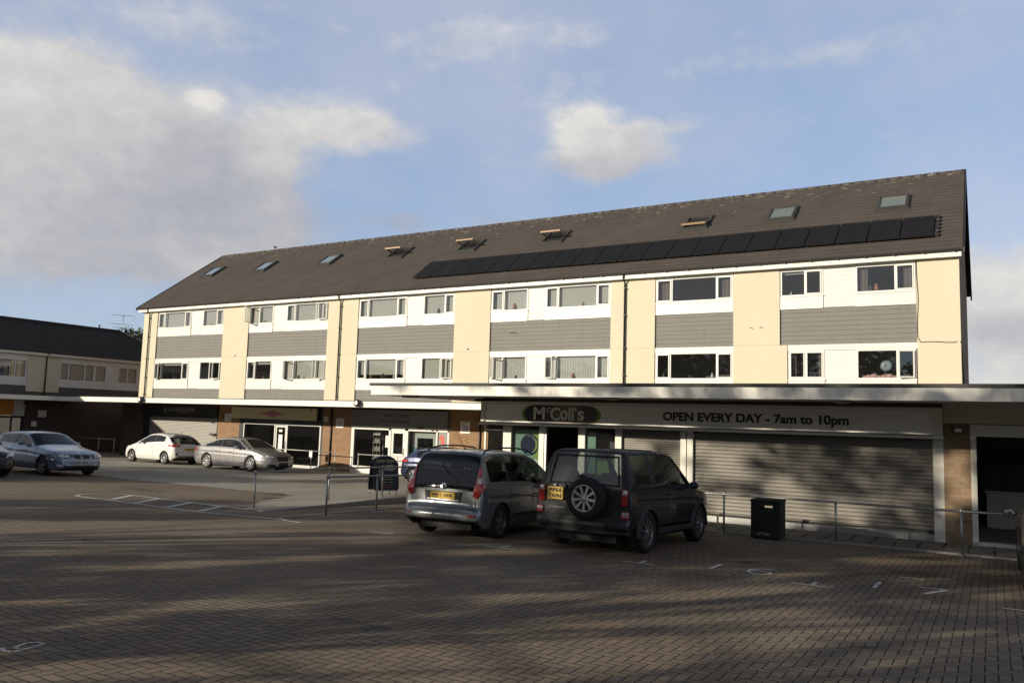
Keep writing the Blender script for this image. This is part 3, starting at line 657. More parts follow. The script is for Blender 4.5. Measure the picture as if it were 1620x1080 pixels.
# unit 2: vacant shop with aluminium frame
mb = MB(); z1 = -.46
mb.box(-34.62, -34.35, 30.0, 30.12, GF, .455, 1); mb.box(-28.74, -28.63, 30.0, 30.12, GF, .455, 1); mb.box(-34.35, -28.74, 30.0, 30.12, -.42, .455, 1)
for x in (-34.30, -31.98, -31.10, -28.80): mb.box(x-.04, x+.04, 30.02, 30.1, GF, -.44)
mb.box(-34.34, -28.76, 30.021, 30.099, -.50, -.44); mb.box(-34.26, -32.02, 30.02, 30.1, GF+.02, GF+.16); mb.box(-31.06, -28.84, 30.02, 30.1, GF+.02, GF+.16)
sf = mb.build('shop_front', [alu, black_pl], bld)
for a, b in ((-34.26, -32.02), (-31.06, -28.84)): mb = MB(); mb.quad((a, 30.05, GF+.16), (b, 30.05, GF+.16), (b, 30.05, -.5), (a, 30.05, -.5)); mb.build('shop_window', shopglass, sf)
def door(par, x0, x1, z0, z1, y, m, g, midrail=None, fr=.09, boards=False):
    mb = MB(); mb.box(x0, x0+fr, y, y+.05, z0, z1); mb.box(x1-fr, x1, y, y+.05, z0, z1); mb.box(x0+fr, x1-fr, y, y+.05, z1-fr, z1)
    zb = z0+fr
    if midrail:
        mb.box(x0+fr, x1-fr, y+.01, y+.04, z0, midrail); zb = midrail
        if boards:
            n = 6
            for i in range(n): mb.box(x0+fr+(x1-x0-2*fr)*i/n+.008, x0+fr+(x1-x0-2*fr)*(i+1)/n-.008, y, y+.01, z0+.05, midrail-.06)
    else: mb.box(x0+fr, x1-fr, y, y+.05, z0, z0+fr)
    o = mb.build('door', m, par); gg = MB(); gg.quad((x0+fr, y+.03, zb), (x1-fr, y+.03, zb), (x1-fr, y+.03, z1-fr), (x0+fr, y+.03, z1-fr)); gg.build('door_pane', g, par)
    h = MB(); h.tube([(x1-fr*.5, y-.03, z0+.9), (x1-fr*.5, y-.03, z0+1.25)], .014, n=6); h.build('door_handle', metal, par); return o
door(sf, -31.92, -31.15, GF+.03, -.52, 30.03, alu, shopglass)
paper = mat('paper_white', (.78, .77, .73), .8, var=.03)
mb = MB(); mb.box(-31.7, -31.42, 30.035, 30.045, -1.75, -.98); mb.box(-31.68, -31.45, 30.035, 30.045, -.85, -.72); mb.build('door_notice', paper, sf)
# unit 3: hair salon, white frame
wframe = white; mb = MB()
mb.box(-26.74, -26.56, 30.0, 30.12, GF, -.42); mb.box(-26.56, -24.42, 30.0, 30.12, GF, GF+.34); mb.box(-24.42, -24.28, 30.0, 30.12, GF, -.42); mb.box(-23.46, -23.28, 30.0, 30.12, GF, -.42)
mb.box(-23.28, -21.05, 30.0, 30.12, GF, GF+.75); mb.box(-21.68, -21.60, 30.0, 30.12, GF+.75, -.42); mb.box(-21.05, -20.97, 30.0, 30.12, GF, -.42); mb.box(-26.74, -20.97, 29.98, 30.12, -.42, -.38); mb.box(-26.56, -20.98, 30.0, 30.12, -.54, -.42)
sf = mb.build('shop_front', white, bld)
door(sf, -24.27, -23.47, GF+.03, -.55, 30.03, white, shopglass, GF+1.0, .12, True)
mb = MB(); mb.quad((-26.56, 30.06, GF+.34), (-24.42, 30.06, GF+.34), (-24.42, 30.06, -.54), (-26.56, 30.06, -.54)); mb.quad((-23.28, 30.06, GF+.75), (-21.68, 30.06, GF+.75), (-21.68, 30.06, -.54), (-23.28, 30.06, -.54)); mb.build('shop_window', shopglass, sf)
mb = MB(); bt = MB()
for (x, y) in ((-25.75, 30.5), (-25.35, 30.5), (-25.75, 30.75), (-25.35, 30.75)): mb.tube([(x, y, GF+.05), (x, y, -.75)], .018, n=5)
for i, z in enumerate(np.arange(GF+.3, -.7, .38)):
    mb.box(-25.77, -25.33, 30.48, 30.77, z, z+.025)
    for q in range(4): bt.lathe([(.0, 0), (.035, 0), (.035, .12+.05*((i+q) % 2)), (.012, .17), (.012, .2), (0, .2)], (-25.68+q*.095, 30.56, z+.027), axis='z', n=8, m=0)
mb.box(-25.77, -25.33, 30.48, 30.77, -.77, -.74)
mb.build('display_shelf', alu, sf); bt.build('bottles', paper, sf)
mb = MB(); mb.box(-23.25, -21.75, 30.3, 30.34, -.85, -.56); mb.box(-23.25, -22.95, 30.3, 30.34, -1.9, -.85); mb.box(-22.05, -21.75, 30.3, 30.34, -1.9, -.85); mb.build('display_board', mat('pale_board', (.62, .68, .66), .7), sf)
mb = MB(); mb.box(-23.22, -22.98, 30.28, 30.30, -1.62, -1.3); mb.build('blue_notice', mat('notice_blue', (.10, .35, .50), .6), sf)
mb = MB(); mb.box(-24.62, -24.45, 30.02, 30.03, -1.35, -.8); mb.build('window_notice', paper, sf)
mb = MB(); mb.box(-21.59, -21.06, 30.05, 30.06, GF+.76, -.55); sfp = mb.build('poster', mat('poster_ground', (.22, .21, .20), .5), sf)
mb = MB()
for i in range(14):
    a = random.random()*6.28; r = random.random()*.16; mb.lathe([(0, -.002), (.05+.04*random.random(), 0)], (-21.33+r*math.cos(a), 30.044-i*.0002, -.85+1.4*r*math.sin(a)), n=10)
mb.build('poster_print', mat('poster_red', (.55, .09, .06), .6, var=.6, vs=9), sf)
# ---------------------------------------------------------------- signs on the parade
def signboard(label, x0, x1, y, z0, z1, m, name='shop_sign', t=.12, trim=None, group=None):
    r = root(name, ((x0+x1)/2, y, z0), label, 'sign', group)
    mb = MB(); mb.box(x0, x1, y, y+t, z0, z1); mb.build('sign_panel', m, r, bevel=.006)
    if trim:
        f = MB(); f.box(x0-.02, x1+.02, y-.025, y+t, z0-.04, z0); f.box(x0-.02, x1+.02, y-.025, y+t, z1, z1+.03); f.box(x0-.03, x0, y-.025, y+t, z0, z1); f.box(x1, x1+.03, y-.025, y+t, z0, z1); f.build('sign_frame', trim, r)
    return r
sgn = signboard('black fascia sign of the barber above the closed shutter', -42.84, -36.35, 29.88, -.17, .44, mat('sign_black', (.016, .017, .02), .5))
txt_g = mat('sign_letter_grey', (.22, .22, .22), .6)
text_mesh("MORGAN'S BARBERS", .3, txt_g, 'lettering', sgn, (-39.35, 29.876, .16), width=2.35, height=.2, bold=.008)
mb = MB()
for q in range(11):
    if q not in (3, 7): mb.box(-39.65+q*.085, -39.59+q*.085, 29.874, 29.878, -.05, .01)
mb.build('small_lettering', txt_g, sgn)
mb = MB(); mb.lathe([(0, -.002), (.10, 0)], (-40.75, 29.876, .12), n=14); mb.box(-40.81, -40.69, 29.872, 29.878, -.06, .04); mb.lathe([(0, -.002), (.06, 0)], (-40.75, 29.876, .27), n=12); mb.build('emblem', txt_g, sgn)
sgn = signboard('pale cream sign with a pink diamond over the vacant shop', -35.07, -28.93, 29.80, -.22, .38, mat('sign_cream', (.62, .56, .34), .6, var=.08, vs=1))
pk = mat('sign_pink', (.52, .22, .28), .6, var=.15, vs=12)
mb = MB(); mb.prism([(-32.95, 29.796, .08), (-32.3, 29.796, -.04), (-32.0, 29.796, -.13), (-31.7, 29.796, -.04), (-31.05, 29.796, .08), (-31.7, 29.796, .17), (-32.0, 29.796, .28), (-32.3, 29.796, .17)], (0, .004, 0)); mb.build('diamond_emblem', pk, sgn)
text_mesh('Beauty', .16, mat('sign_plum', (.38, .12, .18), .6), 'lettering', sgn, (-32.0, 29.792, .08), width=.8, height=.13)
mb = MB(); mb.box(-29.35, -29.25, 29.77, 29.80, .26, .34); mb.build('sign_fixing', dmetal, sgn)
sgn = signboard('grey sign reading Norma Jean Hair and Beauty over the salon', -26.7, -20.98, 29.86, -.37, .40, mat('sign_grey', (.17, .175, .18), .55))
dk = mat('sign_letter_dark', (.035, .037, .045), .5)
text_mesh('Norma Jean', .3, dk, 'lettering', sgn, (-23.95, 29.856, .14), width=1.45, height=.19)
text_mesh('Hair & Beauty', .3, dk, 'lettering', sgn, (-23.95, 29.856, -.13), width=1.75, height=.21)
mb = MB(); mb.box(-22.65, -22.25, 29.80, 29.86, -.40, -.33); mb.build('sign_lamp', dmetal, sgn)
# white notices on the brick piers
def notice(x0, x1, z0, z1, label, y=29.985, lines=5):
    r = root('wall_notice', ((x0+x1)/2, y, z0), label, 'notice', 'white notices on the brick piers')
    mb = MB(); mb.box(x0, x1, y, y+.012, z0, z1); mb.build('notice_board', paper, r)
    t = MB()
    for i in range(lines):
        z = z1-(z1-z0)*(i+.7)/(lines+.4); n = 7
        for q in range(n):
            if random.random() < .8: t.box(x0+.05+(x1-x0-.1)*q/n, x0+.05+(x1-x0-.1)*(q+.75)/n, y-.001, y, z, z+(z1-z0)/(lines*2.6))
    t.build('small_print', dk, r)
notice(-35.8, -35.3, -.42, .02, 'white notice on the brick pier between the barber and the vacant shop')
notice(-27.75, -27.25, -.52, -.06, 'white notice on the brick pier between the vacant shop and the salon')
notice(-20.35, -19.85, -.55, -.02, 'white notice on the brick pier to the right of the salon')
def hexbox(x, z, m, label, r_=.15):
    r = root('alarm_box', (x, 29.93, z), label, 'alarm box')
    mb = MB(); mb.prism([(x+r_*math.cos(a), 29.92, z+r_*math.sin(a)) for a in [PI/6+PI/3*i for i in range(6)]], (0, .08, 0)); mb.build('alarm_cover', m, r, bevel=.01)
    mb = MB(); mb.box(x-.05, x+.05, 29.912, 29.92, z-.04, z+.05); mb.build('alarm_mark', dk, r)
hexbox(-36.08, -.12, mat('alarm_orange', (.32, .16, .05), .5), 'orange alarm box on the shaded brick pier beside the barber sign')
hexbox(-28.38, -.12, paper, 'white hexagonal alarm box right of the vacant shop')
# floodlights on the canopy edge
def flood(x, z, label):
    r = root('floodlight', (x, 26.95, z), label, 'floodlight', 'floodlights on the canopy edge')
    mb = MB(); mb.lathe([(0, -.16), (.12, -.15), (.16, -.08), (.15, .02), (.05, .04)], (x, 26.92, z), n=16); mb.build('lamp_housing', dmetal, r)
    mb = MB(); mb.lathe([(0, -.005), (.09, 0)], (x+.03, 26.755, z+.02), n=14); mb.build('lamp_glass', paper, r)
    mb = MB(); mb.tube([(x, 27.0, z+.14), (x, 26.9, z+.16), (x, 26.85, z+.1)], .02, n=6); mb.build('bracket', metal, r)
flood(-38.7, .6, 'round floodlight at the left end of the parade canopy'); flood(-23.7, .62, 'round floodlight on the canopy edge above the salon')
# bird on the ridge
def bird(x, y, z):
    mb = MB(); mb.lathe([(0, -.13), (.05, -.08), (.07, 0), (.045, .09), (.015, .2), (0, .22)], (x, y, z+.12), axis='x', n=10); mb.lathe([(0, -.04), (.035, 0), (0, .05)], (x-.13, y, z+.2), axis='x', n=8); mb.tube([(x, y-.02, z+.07), (x, y-.02, z)], .006, n=4); mb.tube([(x, y+.02, z+.07), (x, y+.02, z)], .006, n=4)
    o = mb.build('bird', mat('bird_dark', (.02, .02, .022), .7)); tag(o, 'small dark bird perched on the roof ridge', 'bird')
bird(-38.95, 35.7, 10.5)
# ---------------------------------------------------------------- two storey wing at the left
XW = -49.8
wing = root('wing_building', (XW, 28, gz(0, 28)), 'low two storey wing with charcoal roof and cream panels at the left', 'building')
WP = [(14.0, 15.2), (20.0, 22.0), (26.90, 28.88), (34.45, 36.0)]
for a, b in WP:
    mb = MB(); mb.box(XW-.3, XW, a, b, .98, 3.18); mb.build('render_pier', cream, wing)
WB = [(15.2, 20.0), (22.0, 26.90), (28.88, 34.45)]
g_, p_, w_ = MB(), MB(), MB()
for a, b in WB:
    p_.box(XW-.10, XW-.03, a, b, 1.33, 1.78); p_.box(XW-.10, XW-.03, a, b, 2.87, 3.18)
WW = {0: [(15.6, 19.6, [16.4, 18.8])], 1: [(22.4, 26.85, [23.1, 26.2])], 2: [(28.9, 31.15, [29.45, 30.52]), (31.2, 31.98, []), (32.83, 34.2, [33.48])]}
lapx(g_, 12, 38.4, .6, 1.33, XW-.07)
for i, (a, b) in enumerate(WB):
    cur = a
    for w in WW[i]+[None]:
        e = w[0] if w else b
        if e-cur > .04: lapx(w_, cur, e, 1.78, 2.87, XW-.06, pitch=.15, t=.012)
        if w: cur = w[1]
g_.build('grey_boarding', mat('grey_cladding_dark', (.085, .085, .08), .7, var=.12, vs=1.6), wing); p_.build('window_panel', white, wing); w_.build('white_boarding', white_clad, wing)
k = 0
for i in WW:
    for (a, b, sp_) in WW[i]:
        fr = .055; f = MB(); x = XW-.04; z0, z1 = 1.78, 2.87
        f.box(x-.09, x, a, a+fr, z0, z1); f.box(x-.09, x, b-fr, b, z0, z1); f.box(x-.09, x, a+fr, b-fr, z0, z0+fr); f.box(x-.09, x, a+fr, b-fr, z1-fr, z1)
        for s in sp_: f.box(x-.088, x-.002, s-fr*.6, s+fr*.6, z0+fr, z1-fr)
        fo = f.build('window', white, wing); q = MB(); q.quad((x-.04, a+fr, z0+fr), (x-.04, b-fr, z0+fr), (x-.04, b-fr, z1-fr), (x-.04, a+fr, z1-fr)); q.build('pane', winglass, fo)
        q = MB(); dp = (.95, .25, .9, .95, .95)[k % 5]; q.box(x-.15, x-.145, a+fr, b-fr, z1-(z1-z0)*dp, z1); q.build('roller_blind', blind, fo); k += 1
mb = MB(); mb.box(XW-2.2, XW-2.1, 12, 38, .6, 3.2); mb.box(XW-10, XW-.12, 12, 38.4, .45, .58); mb.box(XW-10, XW-.12, 12, 38.4, 3.19, 3.24); mb.box(XW-10, XW-.05, 38.3, 38.45, gz(0, 34)-.2, 3.19); mb.build('inner_wall', room, wing)
mb = MB(); mb.box(XW-.12, XW+.178, 11.8, 38.6, 3.19, 3.38); mb.build('eaves_soffit', fasc, wing)
mb = MB(); mb.box(XW+.18, XW+.22, 11.8, 38.6, 3.19, 3.40); mb.build('fascia', fasc, wing)
mb = MB(); mb.tube([(XW+.27, 11.8, 3.40), (XW+.27, 38.6, 3.40)], .055, n=8); mb.build('gutter', black_pl, wing)
mb = MB(); mb.tube([(XW+.27, 27.98, 3.38), (XW+.25, 27.98, 3.28), (XW+.06, 27.98, 3.08), (XW+.06, 27.98, .74)], .04, n=8); mb.build('downpipe', black_pl, wing)
# hipped roof, tile courses on the slope that faces the car park
EX, EZ, RX, RZ = XW+.32, 3.40, -54.9, 5.76
mb = MB(); n = 17
for i in range(n):
    t0, t1 = i/n, (i+1)/n; xa, xb = EX+(RX-EX)*t0, EX+(RX-EX)*t1; za, zb = EZ+(RZ-EZ)*t0, EZ+(RZ-EZ)*t1
    y1a, y1b = 38.8-(38.8-35.9)*t0, 38.8-(38.8-35.9)*t1
    mb.add([(xa, 8, za+.04), (xa, y1a, za+.04), (xb, y1b, zb+.012), (xb, 8, zb+.012), (xa, 8, za), (xa, y1a, za)], [(0, 1, 2, 3), (4, 5, 1, 0)])
mb.add([(EX, 38.8, EZ), (RX, 35.9, RZ), (RX*2-EX, 38.8, EZ)], [(0, 1, 2)]); mb.quad((RX, 8, RZ), (RX, 35.9, RZ), (RX*2-EX, 38.8, EZ), (RX*2-EX, 8, EZ))
wr = mb.build('roof', tile_w, wing, recalc=False)
mb = MB()
for i in range(60): mb.tube([(RX, 8+i*.465, RZ+.0), (RX, 8+i*.465+.45, RZ)], .10, n=8)
mb.tube([(EX, 38.8, EZ+.04), (RX, 35.9, RZ)], .09, n=8); mb.lathe([(.04, 0), (.04, .25), (.07, .25), (.07, .3), (0, .3)], (RX, 34.4, RZ), axis='z', n=8)
mb.build('ridge_tiles', tile_w, wr)
canopy('canopy', XW, -46.9, 12, 29.995, .459, .715, wing, 'x+', ends=('x1',))
# shaded ground floor: brick pier, shop front, passage between the buildings
gw = gz(0, 28)
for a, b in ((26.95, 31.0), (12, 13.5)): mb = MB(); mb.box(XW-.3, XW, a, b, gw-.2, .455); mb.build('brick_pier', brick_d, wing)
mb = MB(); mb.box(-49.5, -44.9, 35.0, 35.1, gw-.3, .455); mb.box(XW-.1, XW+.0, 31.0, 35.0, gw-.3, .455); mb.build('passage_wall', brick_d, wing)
mb = MB(); mb.box(XW-.08, XW-.02, 13.5, 26.95, -.62, -.5); mb.box(XW-.08, XW-.02, 26.80, 26.95, gw, -.5); mb.box(XW-.08, XW-.02, 26.2, 26.28, gw, -.6); mb.box(XW-.08, XW-.02, 20.0, 20.2, gw, -.6)
sfw = mb.build('shop_front', black_pl, wing); mb = MB(); mb.quad((XW-.05, 13.5, gw), (XW-.05, 26.8, gw), (XW-.05, 26.8, -.6), (XW-.05, 13.5, -.6)); mb.build('shop_window', shopglass, sfw)
mb = MB(); mb.box(XW-.1, XW-.01, 26.28, 26.95, -.5, .45); mb.box(XW-.09, XW-.01, 13.5, 20.4, -.5, .45); mb.build('sign_surround', white_clad, wing)
mb = MB(); mb.box(XW-3, XW-2.9, 13, 26.9, gw, .4); mb.box(XW-3, XW-.1, 13, 26.9, gw-.02, gw+.01); mb.build('shop_interior', dark, wing)
r = root('shop_sign', (XW+.02, 23.5, -.45), 'orange and yellow sign under the canopy at the far left', 'sign')
mb = MB(); mb.box(XW-.0, XW+.08, 20.4, 26.25, -.46, .42); mb.build('sign_panel', mat('sign_orange', (.62, .25, .03), .5, var=.2, vs=2), r)
mb = MB(); mb.tube([(XW+.10, 25.0, .25), (XW+.10, 25.25, .05), (XW+.10, 24.95, -.05), (XW+.10, 25.2, -.3)], .03, n=6); mb.build('emblem', mat('sign_green', (.03, .09, .03), .5), r)
for (y, z, h, w, lb) in ((28.0, -.55, .42, .5, 'white notice on the dark brick pier of the wing, the larger one'), (27.55, -1.1, .3, .32, 'small white notice on the dark brick pier of the wing, the lower one')):
    r = root('wall_notice', (XW+.01, y, z), lb, 'notice'); mb = MB(); mb.box(XW+.002, XW+.015, y-w/2, y+w/2, z, z+h); mb.build('notice_board', paper, r)
r = root('security_camera', (XW+.1, 27.0, .3), 'dark camera under the wing canopy', 'camera'); mb = MB(); mb.box(XW, XW+.12, 26.85, 27.15, .2, .42); mb.lathe([(.08, 0), (.06, .1), (0, .12)], (XW+.12, 27.0, .26), axis='x', n=10); mb.build('camera_body', dmetal, r)
for (x, z) in ((-48.2, -1.4), (-47.3, -1.35)):
    r = root('wall_notice', (x, 34.97, z), 'pale notice inside the dark passage between the two buildings', 'notice', 'notices in the dark passage'); mb = MB(); mb.box(x-.3, x+.3, 34.97, 34.985, z-.3, z+.3); mb.build('notice_board', conc, r)
# television aerial
r = root('television_aerial', (-55, 36.3, 5.6), 'thin metal television aerial above the wing roof', 'aerial')
mb = MB(); mb.tube([(-55, 36.2, 5.3), (-55, 36.3, 7.05)], .022, n=6); mb.build('mast', metal, r)
for (z, y0, y1, n_) in ((6.93, 35.4, 37.15, 9), (6.28, 35.4, 37.1, 9)):
    mb = MB(); mb.tube([(-55, y0, z), (-55, y1, z+.1)], .015, n=5)
    for i in range(n_):
        y = y0+(y1-y0)*i/(n_-1); q = .14+.03*(i == n_-1); mb.tube([(-55-q, y, z+.1*i/(n_-1)), (-55+q, y, z+.1*i/(n_-1))], .009, n=4)
    mb.tube([(-55, y1-.1, z-.28), (-55, y1+.05, z+.1), (-55, y1-.05, z+.42)], .009, n=4); mb.build('antenna', metal, r)
mb = MB(); mb.tube([(-55, 35.45, 6.05), (-55, 36.35, 6.08)], .012, n=5); mb.build('antenna', metal, r)
# ---------------------------------------------------------------- flat roofed convenience store in front
YS = 20.3; GS = gz(0, 20.3)+.03
st = root('convenience_store', (-6, YS, GS), 'flat roofed convenience store with deep white edged canopy and grey roller shutters', 'building')
mb = MB(); mb.box(-15.30, 9, 17.985, 20.295, .70, .888); mb.box(-12.93, 9, 20.295, 29.97, .70, .925); can = mb.build('canopy', soffit, st)
mb = MB(); mb.box(-14.73, 9, 17.25, 17.283, .645, .888); mb.box(-14.73, -14.70, 17.283, 20.33, .645, .888); mb.box(-14.70, -12.95, 200.297, 20.33, .645, .888)
for x in (-8.6, -2.3, 3.1): mb.box(x-.006, x+.006, 17.945, 17.95, .672, .927)
mb.build('canopy_fascia', fasc, can)
mb = MB(); mb.box(-15.37, 9, 17.91, 20.35, .929, 1.008); mb.box(-12.97, 9, 20.35, 29.97, .929, 1.008); mb.lathe([(.45, 0), (.42, .14), (.28, .26), (0, .32)], (-.75, 27.2, 1.008), axis='z', n=20); mb.build('roof_felt', felt, can)
# walls
mb = MB(); mb.box(-12.93, -12.8, 20.32, 29.98, GS-.2, .63); mb.build('side_wall', brick_o, st)
mb = MB(); mb.box(-12.8, 9, 27, 27.2, GS-.2, .63); mb.box(-.92, -.75, 20.6, 27, GS-.2, .63); mb.box(-12.8, 9, 20.32, 27, GS+.0, GS+.02); mb.build('inner_wall', room, st)
mb = MB(); mb.box(-.92, -.40, YS, YS+.3, GS-.1, .28); mb.build('brick_pier', brick_b, st)
beige = mat('sign_beige', (.84, .83, .78), .5, var=.05, vs=.8); postm = mat('post_cream', (.68, .66, .58), .45, var=.05)
mb = MB(); mb.box(-.92, 9, YS-.05, YS+.1, .27, .70); mb.build('bulkhead', mat('bulkhead_board', (.55, .52, .44), .7), st)
mb = MB(); mb.box(-13.0, -.90, YS-.02, YS+.3, .60, .70); mb.box(-13.0, -.92, 20.05, 20.32, -.085, -.02); mb.build('beam', mat('beam_dark', (.10, .095, .08), .6), st)
# shop front frames
mb = MB()
for (a, b) in ((-12.27, -12.0), (-11.08, -10.92), (-9.84, -9.64), (-8.74, -8.56), (-6.92, -6.77), (-6.74, -6.59), (-1.13, -.92)): mb.box(a, b, YS-.0, YS+.14, GS, -.09)
mb.box(-12.88, -12.27, YS+.01, YS+.12, -.26, -.21); mb.box(-12.92, -12.86, YS, YS+.14, GS, -.09); mb.box(-12.86, -12.27, YS+.01, YS+.12, GS, GS+.25); mb.box(-12.0, -11.08, YS+.01, YS+.12, GS, GS+.3); mb.box(-9.64, -8.74, YS+.01, YS+.12, GS, GS+.3)
mb.box(-.40, -.29, YS-.03, YS+.16, GS, .0); mb.box(-.40, 4, YS-.03, YS+.16, .0, .25)
sf = mb.build('shop_front', postm, st)
mb = MB(); mb.box(-10.92, -10.85, YS+.02, YS+.12, GS, -.09); mb.box(-8.56, -1.13, YS-.01, YS+.16, GS-.02, GS+.14); mb.box(-.40, 3.2, YS-.04, YS+.2, GS-.02, GS+.08); mb.build('door_sill', alu, sf)
for (a, b, q0, q1) in ((-12.86, -12.27, GS+.25, -.24), (-12.0, -11.08, GS+.3, -.1), (-9.64, -8.74, GS+.3, -.1)):
    mb = MB(); mb.quad((a, YS+.06, q0), (b, YS+.06, q0), (b, YS+.06, q1), (a, YS+.06, q1)); mb.build('shop_window', shopglass, sf)
shm2 = mat('shutter_weathered', (.205, .19, .165), .55, .25, var=.2, vs=.9, stretch=(1, 1, .8))
shutter('shutter', -8.56, -6.92, GS+.2, -.10, YS+.10, sf, shm2, .06, .012); shutter('shutter', -6.59, -1.13, GS+.2, -.10, YS+.10, sf, shm2, .088, .02)
mb = MB()
for x in (-6.50, -3.86, -1.20): mb.box(x-.05, x+.05, YS+.02, YS+.07, GS+.16, GS+.24)
mb.build('shutter_lock', dmetal, sf)
# posters behind the glass
mint = mat('poster_mint', (.20, .38, .30), .6, var=.2, vs=3); grn = mat('poster_green', (.25, .42, .06), .6); navy = mat('print_navy', (.006, .02, .07), .7, spec=.2)
mb = MB(); mb.box(-11.9, -11.1, YS+.09, YS+.10, GS+.35, -.2); mb.box(-9.6, -9.35, YS+.09, YS+.10, GS+.35, -.2); mb.build('poster', mint, sf)
mb = MB(); mb.box(-11.28, -11.09, YS+.086, YS+.09, -1.0, -.2); mb.box(-9.3, -8.8, YS+.09, YS+.10, -1.35, -.95); mb.build('poster', grn, sf)
mb = MB()
for i in range(12):
    xx, zz = -11.85+(i % 4)*.19, -1.2-(i//4)*.24; mb.box(xx, xx+.13, YS+.084, YS+.088, zz, zz+.17)
mb.box(-12.85, -12.3, YS+.08, YS+.09, -1.15, -.9); mb.build('window_notice', paper, sf)
mb = MB(); mb.box(-12.85, -12.3, YS+.074, YS+.078, -.92, -.85); mb.build('window_notice', mat('notice_red', (.5, .04, .04), .5), sf)
def ring(mb, cx, cz, y, r, w, n=28):
    for i in range(n):
        a, b = 2*PI*i/n, 2*PI*(i+1)/n
        mb.quad(*[(cx+q*math.cos(t), y, cz+q*math.sin(t)) for q, t in ((r, a), (r, b), (r-w, b), (r-w, a))])
mb = MB(); ring(mb, -11.42, -.62, YS+.075, .30, .03); ring(mb, -11.47, -.62, YS+.078, .24, .235); ring(mb, -11.38, -.62, YS+.072, .25, .02)
for i in range(9): a = i*.7; mb.box(-11.42+.27*math.cos(a)-.02, -11.42+.27*math.cos(a)+.02, YS+.070, YS+.071, -.62+.27*math.sin(a)-.02, -.62+.27*math.sin(a)+.02)
mb.build('window_emblem', navy, sf)
# things inside
mb = MB()
for x in (-10.9, -10.2, -9.5):
    for z in np.arange(GS+.3, -.3, .38): mb.box(x, x+.6, 22.6, 23.0, z, z+.03)
mb.build('shelf', alu, st)
gd = MB()
for x in np.arange(-10.85, -9.0, .12):
    for z in np.arange(GS+.33, -.5, .38): gd.box(x, x+.09, 22.62, 22.8, z, z+.2*random.uniform(.6, 1.3))
gd.build('goods', mat('packets', (.10, .08, .05), .6, var=.9, vs=7), st)
mb = MB(); mb.quad((-.7, 26.95, GS), (6, 26.95, GS), (6, 26.95, .6), (-.7, 26.95, .6)); mb.build('takeaway_wall', mat('takeaway_wall', (.42, .40, .36), .8), st)
mb = MB(); mb.box(-9.3, -8.78, YS+.5, YS+.55, -.95, -.25); mb.build('screen', dmetal, st)
# takeaway at the right with a chequer plate counter
plate, pnt, pb = nodes('chequer_plate')
tc_ = pnt.nodes.new('ShaderNodeTexCoord'); mp_ = pnt.nodes.new('ShaderNodeMapping'); mp_.inputs['Rotation'].default_value = (0, PI/4, 0); L(pnt, tc_.outputs['Object'], mp_.inputs[0])
ck = N(pnt, 'ShaderNodeTexChecker', Scale=22.); ck.inputs[1].default_value = (.66, .60, .48, 1); ck.inputs[2].default_value = (.36, .32, .25, 1); L(pnt, mp_.outputs[0], ck.inputs[0]); L(pnt, ck.outputs[0], pb.inputs['Base Color']); pb.inputs['Metallic'].default_value = .1; pb.inputs['Roughness'].default_value = .4
mb = MB(); mb.box(-.15, 5, 24.2, 24.9, GS+.02, GS+.9); mb.build('counter', plate, st)
mb = MB(); mb.box(-.2, 5, 24.15, 24.95, GS+.9, GS+.95); mb.build('counter_top', alu, st)
mb = MB(); mb.box(-.2, 4.2, 25.6, 26.5, GS+.02, GS+1.55); mb.box(-.2, 4.2, 25.5, 26.6, GS+1.55, GS+1.62); mb.build('frying_cabinet', dmetal, st)
mb = MB(); mb.box(-.5, 6, 25.0, 25.3, -.35, .1); mb.build('menu_board', black_pl, st)
mb = MB()
for x in (.35, 1.0, 1.65): mb.box(x, x+.5, 25.55, 25.6, GS+1.0, GS+1.4)
mb.box(-.3, .9, 26.8, 26.95, GS+1.4, GS+2.4); mb.build('frying_range', dmetal, st)
# signs of the store
sgn = root('shop_sign', (-7, 20.05, -.02), "long beige fascia sign reading McColl's and OPEN EVERY DAY - 7am to 10pm", 'sign')
mb = MB(); mb.box(-12.80, -1.10, 20.12, 20.28, .0, .52); mb.build('sign_panel', beige, sgn)
mb = MB(); mb.box(-12.93, -12.80, 20.08, 20.3, -.02, .60); mb.box(-1.10, -.92, 20.08, 20.3, -.02, .60); mb.box(-12.80, -1.10, 20.08, 20.3, .52, .60); mb.box(-12.95, -.90, 20.0, 20.3, -.085, -.02)
for x in (-7.9, -2.55): mb.box(x-.005, x+.005, 20.117, 20.12, .0, .52)
mb.build('sign_frame', postm, sgn)
text_mesh('OPEN EVERY DAY - 7am to 10pm', .4, mat('letter_black', (.014, .014, .015), .45), 'lettering', sgn, (-5.08, 20.115, .245), width=4.5, height=.29, bold=.014, depth=.006)
def pill(mb, x0, x1, z0, z1, y, bulge, m=0, d=.006):
    n = 14; h = (z1-z0)/2; zc = (z0+z1)/2; pts = [(x1-bulge+bulge*math.cos(t), y, zc+h*math.sin(t)) for t in [-PI/2+PI*i/n for i in range(n+1)]]+[(x0+bulge-bulge*math.cos(t), y, zc-h*math.sin(t)) for t in [-PI/2+PI*i/n for i in range(n+1)]]
    mb.prism(pts, (0, d, 0), m)
mb = MB(); pill(mb, -11.56, -9.08, .005, .515, 20.112, .42); mb.build('emblem_edge', mat('sign_lime', (.24, .36, .04), .45), sgn)
